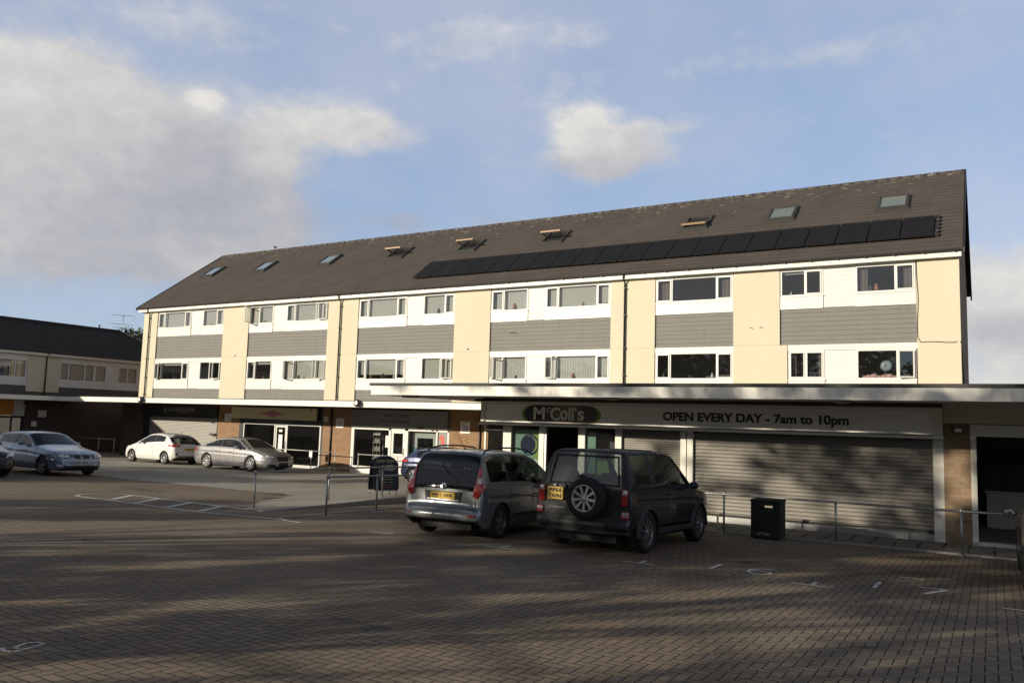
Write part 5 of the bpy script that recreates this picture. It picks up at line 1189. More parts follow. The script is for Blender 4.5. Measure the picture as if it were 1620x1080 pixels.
# ---------------------------------------------------------------- black compact off-roader with spare wheel
black_p = paint('paint_black', (.012, .013, .017), .25, .2)
def ex_4x4(c):
    P, B = c['patch'], c['both']
    B('tail_light', [(.72, .80), (.83, .80), (.845, 1.06), (.74, 1.08)], 'x', -1, redl, off=.016); B('tail_light_clear', [(.75, .985), (.82, .985), (.82, 1.06), (.75, 1.06)], 'x', -1, clearl, off=.02)
    B('bumper_light', [(.74, .60), (.87, .60), (.87, .72), (.74, .72)], 'x', -1, redl, off=.016); B('bumper_reverse_lamp', [(.75, .66), (.86, .66), (.86, .70), (.75, .70)], 'x', -1, clearl, off=.022)
    mb = MB(); n = 13; W = c['W']
    pts = [(-2.16+.16*abs(2*i/(n-1)-1)**3.5, -W*.97+2*W*.97*i/(n-1)) for i in range(n)]
    for (z0, z1, o) in ((.42, .60, 0), (.34, .42, .04)):
        for (a, b) in zip(pts[:-1], pts[1:]): mb.add([(a[0]+o, a[1], z0), (b[0]+o, b[1], z0), (b[0]+o, b[1], z1), (a[0]+o, a[1], z1), (a[0]+.3, a[1], z1+.01), (b[0]+.3, b[1], z1+.01), (a[0]+.3, a[1], z0), (b[0]+.3, b[1], z0)], [(0, 1, 2, 3), (3, 2, 5, 4), (0, 1, 7, 6)], 0, False)
    mb.build('bumper', trim_, c['R'], False, bevel=.0); mb = MB(); mb.box(-2.21, -2.17, -.5, .5, .47, .52); mb.build('bumper_step', mat('trim_grey', (.09, .09, .09), .6), c['R'], False)
    P('door_gap', [(-.70, .60), (-.692, .60), (-.692, 1.0), (-.70, 1.0)], 'x', -1, trim_, off=.002)
    P('sill_badge', [(.30, .70), (.64, .70), (.64, .715), (.30, .715)], 'x', -1, rimd, off=.006)
    # plate left of the spare wheel, in a black housing
    P('plate_housing', [(.30, .84), (.68, .84), (.68, 1.10), (.30, 1.10)], 'x', -1, trim_, off=.03)
    plate_(c, None, -1, .49, .945, platey, .30, .21, lines=('BP54', 'DVN'), x=-2.075)
    mb = MB(); mb.lathe([(0, -.012), (.03, -.01), (.035, 0)], (-2.08, .50, 1.075), axis='x', n=10); mb.build('badge', chrome, c['R'], False)
    # spare wheel
    cy, cz, R = -.14, .90, .345; mb = MB()
    mb.lathe([(.215, -.10), (.24, -.115), (R-.04, -.115), (R-.008, -.09), (R, -.05), (R, .06), (R-.03, .10), (.2, .10)], (-2.15, cy, cz), 'x', 40); o = mb.build('spare_wheel', rubber, c['R'], False)
    mb = MB(); ri = .228; mb.lathe([(ri, -.105), (ri-.01, -.115), (ri-.022, -.10), (ri-.03, -.03)], (-2.15, cy, cz), 'x', 40)
    for k in range(9):
        t = 2*PI*(k+.25)/9+.35; a = Vector((0, math.cos(t), math.sin(t))); tn = Vector((0, -math.sin(t), math.cos(t))); cc = Vector((-2.15, cy, cz)); p0 = cc+a*.045; p1 = cc+a*(ri-.012); w0, w1 = .015, .027
        f_ = [p0-tn*w0+Vector((-.085, 0, 0)), p0+tn*w0+Vector((-.085, 0, 0)), p1+tn*w1+Vector((-.10, 0, 0)), p1-tn*w1+Vector((-.10, 0, 0))]; g_ = [v+Vector((.03, 0, 0)) for v in f_]
        mb.add([tuple(v) for v in f_+g_], [(0, 1, 2, 3), (4, 5, 6, 7), (0, 1, 5, 4), (1, 2, 6, 5), (2, 3, 7, 6), (3, 0, 4, 7)])
    mb.lathe([(0, -.10), (.03, -.098), (.06, -.085), (.07, -.06)], (-2.15, cy, cz), 'x', 18); mb.build('rim', mat('alloy_bright', (.55, .55, .54), .35, .5), o, False)
    mb = MB(); mb.lathe([(0, -.03), (ri, -.03)], (-2.15, cy, cz), 'x', 24); mb.build('rim_back', trim_, o, False)
    mb = MB()
    for k in range(5): t = 2*PI*k/5; mb.lathe([(0, -.103), (.011, -.10), (.011, -.07)], (-2.15, cy+.042*math.cos(t), cz+.042*math.sin(t)), 'x', 8)
    mb.build('wheel_nut', trim_, o, False)
    mb = MB(); mb.lathe([(0, -.03), (.06, -.02), (.07, .01), (0, .03)], (-2.04, 0, 0), 'x', 14); v2 = [(a, cy+.16+b*1.3, 1.255+c_*.45) for a, b, c_ in mb.v]; m2 = MB(); m2.add(v2, mb.f, 0, True); m2.build('high_brake_light', mat('lamp_dark_red', (.10, .03, .03), .3), c['R'], False)
    mb = MB(); mb.tube([(-1.99, -.35, 1.12), (-1.97, .05, 1.18)], .012, n=5); mb.build('wiper', trim_, c['R'], False)
    # wheel arch flares
    for ax in (c['sp']['ra'], c['sp']['fa']):
        for s in (1, -1):
            mb = MB(); n = 16; R0, R1 = .385, .475; t_ = np.linspace(-.15, PI+.15, n)
            for a, b in zip(t_[:-1], t_[1:]):
                q = [(ax+r*math.cos(t), s*(W+(.035 if r == R0 else -.012)), .355+r*math.sin(t)) for r, t in ((R0, a), (R0, b), (R1, b), (R1, a))]; mb.quad(*q)
                mb.quad(q[0], q[1], (q[1][0], s*(W-.06), q[1][2]), (q[0][0], s*(W-.06), q[0][2]))
            mb.build('arch_flare', trim_, c['R'], False)
    for s in (1, -1):
        mb = MB(); mb.box(-.85, .80, s*W-.03, s*W+.025, .30, .40); mb.build('side_sill', trim_, c['R'], False, bevel=.015)
    P('sunroof', [(-.35, -.38), (.15, -.38), (.15, .38), (-.35, .38)], 'z', 1, darkglass, off=.01)
    mb = MB(); mb.tube([(.2, -.5, 1.66), (.12, -.5, 1.80)], .006, n=5); mb.build('aerial', trim_, c['R'], False)
    B('headlight', [(.48, .74), (.80, .76), (.80, .90), (.50, .90)], 'x', 1, clearl, off=.012); P('grille', [(-.42, .74), (.42, .74), (.42, .86), (-.42, .86)], 'x', 1, rimd, off=.01)
    for nm_, ol in (('window_seal', [(-.66, 1.115), (.66, 1.115), (.66, 1.14), (-.66, 1.14)]), ('window_seal', [(-.60, 1.585), (.60, 1.585), (.60, 1.61), (-.60, 1.61)]), ('window_seal', [(.645, 1.13), (.67, 1.13), (.60, 1.60), (.575, 1.60)]), ('window_seal', [(-.67, 1.13), (-.645, 1.13), (-.575, 1.60), (-.60, 1.60)])):
        P(nm_, ol, 'x', -1, rubber, off=.012)
    # things on the parcel shelf, seen through the rear glass
    mb = MB(); mb.box(-1.75, -1.4, -.6, .6, .96, .98); mb.prism([(-1.5, .25, 1.0), (-1.5, .62, 1.0), (-1.5, .42, 1.32)], (.1, 0, 0)); mb.build('parcel_shelf', seatm, c['R'], False)
OFF = dict(name='off_roader', se=4.0, gj=6, crown=.085, hardtop=-.40, paint=black_p, W=1.80, ra=-1.2785, fa=1.2785, R=.355, rim=.245, tw=.235, spokes=9, spw=.035, arch=.05,
    top=[(-2.08, .58), (-2.05, .64), (-2.02, .70), (-2.00, 1.08), (-1.86, 1.60), (-1.82, 1.69), (-1.70, 1.715), (-.6, 1.73), (0, 1.72), (.28, 1.66), (.95, 1.16), (1.08, 1.09), (1.85, 1.00), (2.03, .90), (2.10, .66)],
    belt=[(-2.1, 1.06), (-1.8, 1.08), (1.0, 1.03), (2.1, .85)], low=[.40, .34, .32, .32, .34, .40], ws=(.28, .98), rw=(-2.0, -1.83), sw=[(-1.72, -1.02), (-.86, -.42), (-.34, .80)], bp=False, rglass=glass('tinted_rear_glass', (.72, .80, .77), 1.2, 1.5, .16), sglass=carglass,  # rear glass: pale veil mixed in for the bright view through it
    rr=.22, er=.94, rf=.6, ef=.72, lean=.34, win=.035, seams=[[(-.38, .40), (-.38, 1.05)], [(.82, .45), (.80, 1.02)], [(-1.95, .62), (-1.62, .64)]], handles=[(-.22, .96)], extra=ex_4x4, mirror=(.66, 1.05), seats=(.1, -.75), seat=.85)
car(OFF, (-5.94, 14.58), PI/2-.03, 'black three door off-roader with a spare wheel on its tailgate')
# ---------------------------------------------------------------- silver saloon
def common_front(c, hl, gr, low, plz, txt, pm, badge=None):
    P, B = c['patch'], c['both']; hx = sum(p[0] for p in hl)/len(hl); hy = sum(p[1] for p in hl)/len(hl); B('headlight_bezel', hl, 'x', 1, trim_, off=.008); B('headlight', [(hx+(a-hx)*.86, hy+(b-hy)*.80) for a, b in hl], 'x', 1, clearl, off=.014)
    for g in gr: P('grille', g, 'x', 1, trim_, off=.010)
    for g in low: P('bumper_intake', g, 'x', 1, trim_, off=.006)
    if txt is not None: plate_(c, txt, 1, 0, plz, pm)
def ex_saloon(c):
    P, B = c['patch'], c['both']
    common_front(c, [(.42, .60), (.76, .64), (.80, .73), (.46, .71)], [], [[(.42, .24), (.76, .27), (.74, .37), (.46, .35)], [(-.76, .27), (-.42, .24), (-.46, .35), (-.74, .37)]], .42, None, platew)
    P('grille_surround', [(-.29, .26), (.29, .26), (.38, .70), (-.38, .70)], 'x', 1, chrome, off=.010); P('grille', [(-.26, .28), (.26, .28), (.35, .68), (-.35, .68)], 'x', 1, trim_, off=.014)
    plate_(c, 'KM06 WHN', 1, 0, .43, platew)
    B('tail_light', [(.42, .74), (.84, .76), (.86, .90), (.44, .90)], 'x', -1, redl, off=.012)
    P('wrap_light', [(-2.40, .76), (-2.12, .80), (-2.12, .90), (-2.38, .90)], 'y', -1, redl, off=.008); P('wrap_light', [(-2.40, .76), (-2.12, .80), (-2.12, .90), (-2.38, .90)], 'y', 1, redl, off=.008)
    B('side_strip', [(-.95, .34), (.9, .34), (.9, .375), (-.95, .375)], 'y', 1, silver_p, off=.014)
    mb = MB(); mb.tube([(1.05, -.1, 1.04), (.80, .45, 1.20)], .01, n=5); mb.tube([(1.1, .45, 1.02), (.9, -.05, 1.15)], .01, n=5); mb.build('wiper', trim_, c['R'], False)
silver_p = paint('paint_silver', (.36, .355, .36), .28, .55)
SAL = dict(name='saloon_car', paint=silver_p, W=1.855, ra=-1.42, fa=1.42, R=.335, rim=.245, spokes=7, spw=.04, double=True, arch=.035,
    top=[(-2.50, .50), (-2.50, .80), (-2.46, .97), (-2.30, 1.03), (-1.95, 1.06), (-.98, 1.40), (-.5, 1.455), (0, 1.46), (.35, 1.41), (1.25, 1.01), (1.40, .975), (2.0, .85), (2.30, .74), (2.42, .62), (2.45, .45)],
    belt=[(-2.5, .88), (-2.0, .95), (-1.0, .955), (.8, .91), (1.4, .88), (2.45, .62)], ws=(.42, 1.24), rw=(-1.86, -1.0), sw=[(-1.58, -.62), (-.56, .30), (.36, 1.0)], rr=.7, er=.70, rf=.95, ef=.55, lean=.48, win=.10,
    seams=[[(-.58, .25), (-.58, .94)], [(.33, .25), (.33, .92)], [(1.10, .38), (1.05, .88)], [(-1.05, .62), (-1.12, .94)]], handles=[(-.85, .80), (.08, .79)], extra=ex_saloon, mirrorm=silver_p, seats=(.15, -.75), seat=.82)
SAL['sw'] = [(-1.58, -.62), (-.56, 1.0)]
car(SAL, (-29.25, 25.72), 0, 'silver saloon car in front of the vacant shop')
# ---------------------------------------------------------------- white hatchback, nose to the left
white_p = paint('paint_white', (.76, .76, .74), .3, 0)
def ex_hatch(c):
    P, B = c['patch'], c['both']; lights = c['sp'].get('tl')
    common_front(c, [(.36, .60), (.74, .68), (.78, .78), (.50, .72)], [[(-.42, .38), (.42, .38), (.48, .56), (-.48, .56)]], [[(-.55, .24), (.55, .24), (.5, .32), (-.5, .32)]], .34, None, platew)
    if not c['sp'].get('no_tl'): B('tail_light', [(.46, .86), (.80, .82), (.82, .94), (.50, .96)], 'x', -1, redl, off=.012)
    for s in (() if c['sp'].get('no_tl') else (1, -1)): P('wrap_light', [(-1.86, .82), (-1.52, .86), (-1.50, .92), (-1.84, .96)], 'y', s, redl, off=.008)
    P('bumper_lower', [(-.68, .26), (.68, .26), (.62, .42), (-.62, .42)], 'x', -1, trim_, off=.008)
    B('bumper_vent', [(.60, .47), (.74, .44), (.74, .56), (.66, .55)], 'x', -1, trim_, off=.01)
    if c['sp'].get('rp'): plate_(c, c['sp']['rp'], -1, 0, .72, platey)
    P('tailgate_gap', [(-.60, .585), (.60, .585), (.60, .592), (-.60, .592)], 'x', -1, trim_, off=.002)
    mb = MB(); mb.box(-1.42, -1.15, -.50, .50, 1.375, 1.395); mb.build('spoiler', c['sp']['paint'], c['R'], False, bevel=.01)
    mb = MB(); mb.tube([(-1.2, 0, 1.46), (-1.4, 0, 1.60)], .006, n=5); mb.build('aerial', trim_, c['R'], False)
HAT = dict(name='hatchback', paint=white_p, W=1.735, ra=-1.245, fa=1.245, R=.30, rim=.205, spokes=8, spw=.03, double=False,
    top=[(-1.94, .50), (-1.93, .62), (-1.88, .90), (-1.81, .98), (-1.36, 1.31), (-1.16, 1.39), (-.75, 1.455), (-.3, 1.475), (.15, 1.43), (1.05, .98), (1.2, .94), (1.75, .80), (1.98, .66), (2.05, .48)],
    belt=[(-1.95, .98), (-1.2, 1.02), (.9, .86), (2.0, .62)], ws=(.22, 1.05), rw=(-1.80, -1.34), sw=[(-1.15, -.42), (-.36, .85)], rr=.5, er=.78, rf=.75, ef=.55, lean=.42, win=.08, sglass=carglass, rglass=darkglass,
    seams=[[(-.40, .24), (-.38, .94)], [(.95, .35), (.90, .86)]], handles=[(-.2, .80)], extra=ex_hatch, mirrorm=white_p, rp='YK18 OZD', seats=(.1, -.7), seat=.85)
car(HAT, (-35.25, 25.9), PI, 'white hatchback with its nose to the left in front of the closed barber shutter')
# ---------------------------------------------------------------- blue hatchback behind the people carrier
blue_p = paint('paint_dark_blue', (.022, .03, .085), .25, .3)
H2 = dict(HAT); H2.update(paint=blue_p, mirrorm=blue_p, rp=None, spokes=5, spw=.06, R=.31, rim=.215, double=True)
car(H2, (-17.85, 25.85), 0, 'dark blue hatchback partly hidden behind the grey people carrier')
# ---------------------------------------------------------------- pale blue hatchback at the left, front to the right
ice = paint('paint_ice_blue', (.22, .27, .36), .26, .55)
def ex_bmw(c):
    P, B = c['patch'], c['both']
    common_front(c, [(.40, .60), (.74, .61), (.80, .70), (.60, .73), (.42, .70)], [], [[(-.55, .24), (.55, .24), (.62, .36), (-.62, .36)]], .46, None, platew)
    B('kidney_surround', [(.03, .57), (.27, .58), (.32, .65), (.28, .71), (.05, .72), (.025, .65)], 'x', 1, chrome, off=.009); B('kidney_grille', [(.045, .585), (.255, .592), (.295, .65), (.265, .70), (.06, .708), (.045, .65)], 'x', 1, trim_, off=.014)
    B('headlight_ring', [(.55+.05*math.cos(t), .665+.04*math.sin(t)) for t in np.linspace(0, 2*PI, 13)[:-1]], 'x', 1, chrome, off=.018)
    B('fog_light', [(.62, .30), (.76, .33), (.76, .39), (.64, .37)], 'x', 1, clearl, off=.012)
    plate_(c, 'K33 ARC', 1, 0, .46, platew); P('badge', [(.04*math.cos(t), .755+.03*math.sin(t)) for t in np.linspace(0, 2*PI, 13)[:-1]], 'x', 1, chrome, off=.012)
    B('tail_light', [(.5, .78), (.82, .78), (.82, .92), (.5, .92)], 'x', -1, redl, off=.012)
B1 = dict(name='hatchback', paint=ice, W=1.75, ra=-1.33, fa=1.33, R=.315, rim=.215, spokes=5, spw=.04, double=True, rimm=rimd,
    top=[(-2.04, .50), (-2.02, .84), (-1.97, .96), (-1.62, 1.32), (-1.45, 1.38), (-.8, 1.42), (-.3, 1.425), (.05, 1.38), (.80, 1.0), (.95, .965), (1.75, .84), (2.08, .72), (2.17, .60), (2.19, .45)],
    belt=[(-2.0, .95), (-1.2, .955), (.7, .90), (2.1, .68)], ws=(.08, .83), rw=(-1.95, -1.64), sw=[(-1.50, -.52), (-.44, .60)], rr=.5, er=.75, rf=.75, ef=.62, lean=.45, win=.08,
    seams=[[(-.48, .24), (-.48, .93)], [(.42, .24), (.42, .90)], [(1.0, .4), (.85, .88)]], handles=[(-.72, .80), (.18, .79)], extra=ex_bmw, mirrorm=ice, seats=(-.05, -.85), seat=.8)
car(B1, (-28.42, 16.2), 0, 'pale blue hatchback with twin grille, facing right at the left of the car park')
H3 = dict(HAT); H3.update(paint=paint('paint_plum_black', (.02, .017, .02), .25, .2), rp=None, rimm=rimd)
H3['mirrorm'] = H3['paint']
r3 = car(H3, (-27.9, 13.15), 0, 'black hatchback cut off by the left edge of the photo')
H4 = dict(HAT); H4.update(paint=paint('paint_black_two', (.012, .012, .013), .25, .2), rp=None, rr=.4, rf=.5, ef=.7, no_tl=True); H4['mirrorm'] = trim_
car(H4, (1.19, 15.3), PI/2, 'black car of which only the side and mirror show at the right edge')
# ---------------------------------------------------------------- handrails, bin, A-board
def rail(label, pts, posts, h=.84, r=.024, m=None, group='tubular handrails'):
    m = m or metal
    g = lambda x, y: gz(x, y)+kerb_rise(x, y)
    x, y = posts[0]; R_ = root('handrail', (x, y, g(x, y)), label, 'handrail', group)
    mb = MB(); mb.tube([(a, b, g(a, b)+h) for a, b in pts], r, n=10); 
    mb.build('top_rail', m, R_)
    for (a, b) in posts:
        z = g(a, b); mb = MB(); mb.tube([(a, b, z-.05), (a, b, z+h)], r*.95, n=10); mb.lathe([(r*1.25, -.04), (r*1.45, -.03), (r*1.45, .03), (r*1.25, .04)], (a, b, z+h), axis='z', n=10); mb.lathe([(.055, .0), (.055, .012), (.03, .02)], (a, b, z), axis='z', n=12); mb.build('post', m, R_)
    return R_
rail('tubular grey handrail on top of the kerb, behind the A-board', [(-14.68, 13.28), (-14.72, 14.5), (-14.75, 16.0), (-14.8, 19.9)], [(-14.68, 13.28), (-14.79, 15.84), (-14.8, 18.0), (-14.8, 19.9)], .82)
rail('tubular grey handrail at the foot of the kerb, in front of the A-board', [(-12.55, 13.39), (-12.6, 15.2), (-12.75, 17.9)], [(-12.55, 13.39), (-12.63, 15.17), (-12.75, 17.2)], .84)
rail('long grey handrail passing behind the litter bin in front of the store', [(-11.5, 18.1), (-5.16, 18.1), (-2.84, 18.2), (-.52, 18.1), (1.8, 18.15), (4.0, 18.15)], [(-11.5, 18.1), (-9.4, 18.1), (-7.2, 18.1), (-5.16, 18.12), (-2.84, 18.2), (-.54, 18.1), (1.8, 18.15)], .84, .024)
wr_ = mat('rail_pale', (.50, .50, .47), .45, .4)
R_ = rail('thin pale handrail with a small white plate, right of the silver saloon', [(-33.4, 29.35), (-27.04, 29.28)], [(-33.4, 29.35), (-31.0, 29.35), (-28.64, 29.33), (-27.04, 29.28)], .92, .02, wr_)
mb = MB(); mb.box(-28.75, -28.55, 29.29, 29.31, gz(0, 29.3)+.62, gz(0, 29.3)+.92); mb.build('plate', paper, R_)
rail('thin pale handrail in front of the salon window and door', [(-25.52, 29.2), (-20.8, 29.2)], [(-25.52, 29.2), (-23.2, 29.2), (-20.8, 29.2)], .9, .02, wr_)
rail('thin pale handrail in front of the dark passage at the left', [(-48.6, 28.9), (-43.73, 28.87)], [(-48.6, 28.9), (-45.35, 28.95), (-43.73, 28.87)], .92, .02, wr_)
# litter bin
bg = mat('bin_green', (.007, .012, .008), .6, var=.2, vs=3, bump=.1); x, y = -4.12, 17.78; z = gz(x, y)
R_ = root('litter_bin', (x, y, z), 'dark green litter bin marked LITTER in front of the roller shutter', 'bin')
mb = MB(); w, d, h = .30, .27, .82
mb.box(x-w, x+w, y-d, y+d, z+.03, z+h-.30); mb.box(x-w, x-w+.09, y-d, y+d, z+h-.30, z+h-.05); mb.box(x+w-.09, x+w, y-d, y+d, z+h-.30, z+h-.05); mb.box(x-w+.09, x+w-.09, y-d, y+d, z+h-.30, z+h-.20); mb.box(x-w+.09, x+w-.09, y-d, y+d, z+h-.11, z+h-.05)
mb.box(x-w+.09, x-.13, y-d, y+d, z+h-.20, z+h-.11); mb.box(x+.15, x+w-.09, y-d, y+d, z+h-.20, z+h-.11)
mb.build('bin_body', bg, R_, bevel=.012)
mb = MB(); mb.box(x-w-.012, x+w+.012, y-d-.012, y+d+.012, z+h-.05, z+h); mb.build('bin_lid', bg, R_, bevel=.012)
mb = MB()
for i in range(7): mb.box(x-w+.06+i*.07, x-w+.075+i*.07, y-d-.006, y-d, z+.2, z+h-.36)
mb.box(x-w+.03, x+w-.03, y-d-.008, y-d, z+h-.345, z+h-.325); mb.build('bin_ribs', bg, R_)
mb = MB(); mb.box(x-w+.03, x+w-.03, y-d+.03, y+d-.03, z, z+.04); mb.build('bin_foot', trim_, R_)
text_mesh('LITTER', .08, mat('bin_lettering', (.26, .22, .12), .6), 'lettering', R_, (x-.03, y-d-.008, z+.12), width=.27, height=.055, bold=.004, depth=.002)
# A-board, placed on the raised paving
ax_, ay_ = -15.13, 18.45; az0 = gz(ax_, ay_)+kerb_rise(ax_, ay_); th = math.radians(-50)
R_ = root('a_board', (ax_, ay_, az0), 'dark blue A-board with rounded top and speech bubble, behind the handrails', 'sign'); R_.rotation_euler = (0, 0, math.radians(62))
navyb = mat('board_navy', (.012, .014, .035), .45, var=.2, vs=3); PW = .47
for s in (-1, 1):
    mb = MB(); lean_ = .17
    def Q(u, v, d): return (u, s*(.24-lean_*v)+d*s, v)
    ol = [(-PW+.04, .16), (PW-.04, .16), (PW, .24), (PW, .93), (PW*.7, 1.06), (PW*.3, 1.13), (-PW*.3, 1.13), (-PW*.7, 1.06), (-PW, .93), (-PW, .24)]
    ol = [(u*.82, v) for u, v in ol]; n = len(ol); vs = [Q(u, v, 0) for u, v in ol]+[Q(u, v, .03) for u, v in ol]
    mb.add(vs, [tuple(range(n)), tuple(range(n, 2*n))]+[(i, (i+1) % n, n+(i+1) % n, n+i) for i in range(n)]); o = mb.build('board_panel', navyb, R_, False)
    for u in (-.30, .30):
        mb = MB(); mb.tube([Q(u, .18, .015), Q(u, .0, .015)], .014, n=6); mb.build('board_leg', metal, R_, False)
rotb = (PI/2-math.atan(-.17)*-1, 0, 0)
def bt(t, u, v, w, h, m): 
    y_ = -(.24-.17*v)-.033
    text_mesh(t, .1, m, 'lettering', R_, (u, y_-.001, v), (PI/2-math.atan(.17), 0, 0), .001, .003, width=w, height=h, keep=False)
ylw = mat('board_yellow', (.42, .38, .16), .6); pinkt = mat('board_pink', (.35, .08, .10), .6); pale = mat('board_pale', (.45, .43, .40), .6)
bt('SUPER CRISPY', 0, .985, .58, .085, ylw); bt('Fresh Baked', .0, .55, .36, .045, ylw); bt('Cod & Chips', .0, .47, .36, .045, ylw); bt('To Take Away', .0, .39, .40, .045, ylw); bt('Pizza Kebab', .0, .315, .34, .036, pinkt); bt('Open Daily', .0, .26, .34, .03, pinkt)
mb = MB(); cu0, cv0 = .12, .80
mb.poly([(cu0+.19*math.cos(t), -(.24-.17*(cv0+.085*math.sin(t)))-.036, cv0+.085*math.sin(t)) for t in np.linspace(0, 2*PI, 21)[:-1]]); mb.poly([(-.05, -(.24-.17*.77)-.036, .77), (-.11, -(.24-.17*.71)-.036, .71), (.0, -(.24-.17*.73)-.036, .73)]); mb.build('speech_bubble', pale, R_, False)
mb = MB(); mb.poly([(-.17+.07*math.cos(t), -(.24-.17*(.69+.08*math.sin(t)))-.036, .69+.08*math.sin(t)) for t in np.linspace(0, 2*PI, 13)[:-1]]); mb.build('painted_face', mat('board_sage', (.22, .25, .20), .6), R_, False)
bt('Hungry?', cu0, .82, .24, .035, ink); bt('come in', cu0, .775, .2, .025, ink)
# fallen leaves and specks on the paving
mb = MB()
for i in range(420):
    x_ = random.uniform(-24, 2); y_ = random.uniform(3.2, 22)
    if random.random() < .4: y_ = random.uniform(3.2, 9); x_ = random.uniform(-9, 1.5)
    s_ = random.uniform(.008, .022); a = random.random()*6.28; z_ = gz(x_, y_)+kerb_rise(x_, y_)+.012
    c, s = math.cos(a)*s_, math.sin(a)*s_; mb.add([(x_+c, y_+s, z_), (x_-s*.5, y_+c*.5, z_+.006), (x_-c, y_-s, z_), (x_+s*.5, y_-c*.5, z_+.004)], [(0, 1, 2, 3)])
lf = mb.build('leaf_litter', mat('leaf_litter', (.30, .24, .13), .9, var=.5, vs=30)); tag(lf, 'scattered dry leaf fragments lying on the block paving', 'leaf litter', kind='stuff')
# ---------------------------------------------------------------- trees: one beyond the wing, a row across the road behind the camera
def leafcloud(mb, centres, per, size, spread):
    for (cx, cy, cz, cr) in centres:
        n = max(3, int(per*cr*cr*4))
        d = rng.normal(size=(n, 3)); d /= np.linalg.norm(d, axis=1)[:, None]; r = cr*rng.random(n)**.45*spread
        P = np.array((cx, cy, cz))+d*r[:, None]
        for p in P:
            a = rng.normal(size=3); a /= np.linalg.norm(a); b = np.cross(a, rng.normal(size=3)); b /= np.linalg.norm(b); s = size*(.6+.8*rng.random())
            mb.add([p+a*s, p+b*s*.55, p-a*s*.9, p-b*s*.55], [(0, 1, 2, 3)])
def tree(name, x, y, h, label, crown, m, trunk_h=3., tr=.2, per=40, size=.14, group=None, ground=None, filt=None):
    g = gz(x, y) if ground is None else ground
    R_ = root(name, (x, y, g), label, 'tree', group); mb = MB()
    top = Vector((x+.2, y, g+h*.7)); mb.tube([(x, y, g-.1), (x+.05, y, g+trunk_h*.5), (x, y+.05, g+trunk_h), tuple(top)], [tr, tr*.8, tr*.65, tr*.15], n=8)
    cs = []
    for i in range(crown[0]):
        a = random.random()*6.28; rr = crown[1]*math.sqrt(random.random()); zz = g+crown[2]+(h-crown[2])*random.random()
        k = 1-.55*abs((zz-g-crown[2])/(h-crown[2])-.4)*1.6
        c = (x+rr*k*math.cos(a), y+rr*k*math.sin(a), zz, crown[3]*(.6+.8*random.random()))
        if filt and not filt(c): continue
        cs.append(c)
    for c in cs[::max(1, len(cs)//14)]:
        s = Vector((x, y, g+trunk_h*.7+random.random()*h*.3)); e = Vector(c[:3]); mb.tube([tuple(s), tuple((s+e)/2+Vector((0, 0, -.2))), tuple(e)], [tr*.35, tr*.2, tr*.06], n=5)
    mb.build('trunk', bark, R_); mb = MB(); leafcloud(mb, cs, per, size, 1.); mb.build('crown', m, R_, recalc=False); return R_
# the dark bushy crown seen above the wing roof
tree('garden_tree', -60.5, 41.2, 8.9, 'dark bushy tree rising beyond the wing roof', (60, 2.6, 4.5, .75), leaf, 3.5, .2, 60, .13, ground=gz(0, 40))
tree('garden_tree', -57.6, 44.5, 8.3, 'reddish leaved tree against the end wall beyond the wing roof', (40, 1.8, 4.0, .6), leaf2, 3., .15, 60, .12, ground=gz(0, 40))
# row behind the camera: it throws the dappled evening shade on the car park. Gaps in the crowns
# are laid where sun reaches the ground or the store front.
sdv = sd
GP = [[(-6.5, 3.32), (-5.82, 3.98), (-5.6, 4.68), (-5.24, 5.39), (-4.66, 6.08), (-3.78, 7.66), (-2.88, 9.0), (-1.41, 10.17), (-0.83, 9.55), (-1.63, 7.87), (-2.54, 6.32), (-3.44, 4.95), (-5.84, 3.0)], [(-3.53, 10.5), (-2.4, 11.62), (-1.69, 11.69), (-1.7, 11.21), (-3.21, 9.55), (-4.14, 9.08), (-4.32, 9.47)], [(-5.42, 7.74), (-4.44, 9.0), (-3.62, 10.28), (-3.53, 10.01), (-4.34, 8.47), (-5.25, 7.51)], [(-0.43, 13.31), (0.65, 14.11), (0.62, 13.44), (-0.33, 12.53)], [(-7.73, 5.23), (-6.92, 6.15), (-5.94, 6.84), (-5.87, 6.56), (-7.38, 5.14)], [(-7.45, 4.61), (-7.15, 5.19), (-6.59, 4.92), (-6.64, 4.4), (-7.07, 4.32)], [(-15.29, 7.6), (-13.49, 10.62), (-11.03, 14.22), (-9.83, 12.69), (-11.59, 9.14), (-13.33, 6.64)], [(-12.99, 6.48), (-11.39, 8.98), (-9.96, 11.38), (-9.31, 10.65), (-10.59, 8.37), (-12.29, 6.13)], [(-11.71, 5.85), (-10.87, 7.01), (-10.61, 6.85), (-11.39, 5.7)], [(-9.83, 5.95), (-8.45, 9.39), (-7.99, 9.15), (-8.96, 7.1), (-9.54, 5.85)], [(-7.83, 10.96), (-6.54, 12.25), (-6.28, 11.77), (-7.49, 10.49)], [(-11.33, 12.92), (-10.63, 13.92), (-8.49, 11.14), (-9.1, 10.41)], [(-24.75, 11.87), (-21.37, 20.65), (-18.79, 24.13), (-14.31, 18.42), (-19.72, 9.49)], [(-44.82, 26.57), (-47.38, 62.62), (-25.73, 34.06), (-28.22, 28.43), (-29.51, 26.5), (-33.06, 20.18)], [(-25.37, 22.81), (-24.39, 32.3), (-21.76, 28.82), (-22.68, 20.99)], [(-21.25, 19.96), (-20.2, 26.77), (-16.83, 22.32), (-18.27, 16.93)], [(-17.45, 15.96), (-16.06, 21.31), (-13.09, 17.38), (-14.46, 13.06)], [(-2.21, 16.03), (-0.93, 16.88), (-0.89, 16.07), (-2.16, 14.99)]]
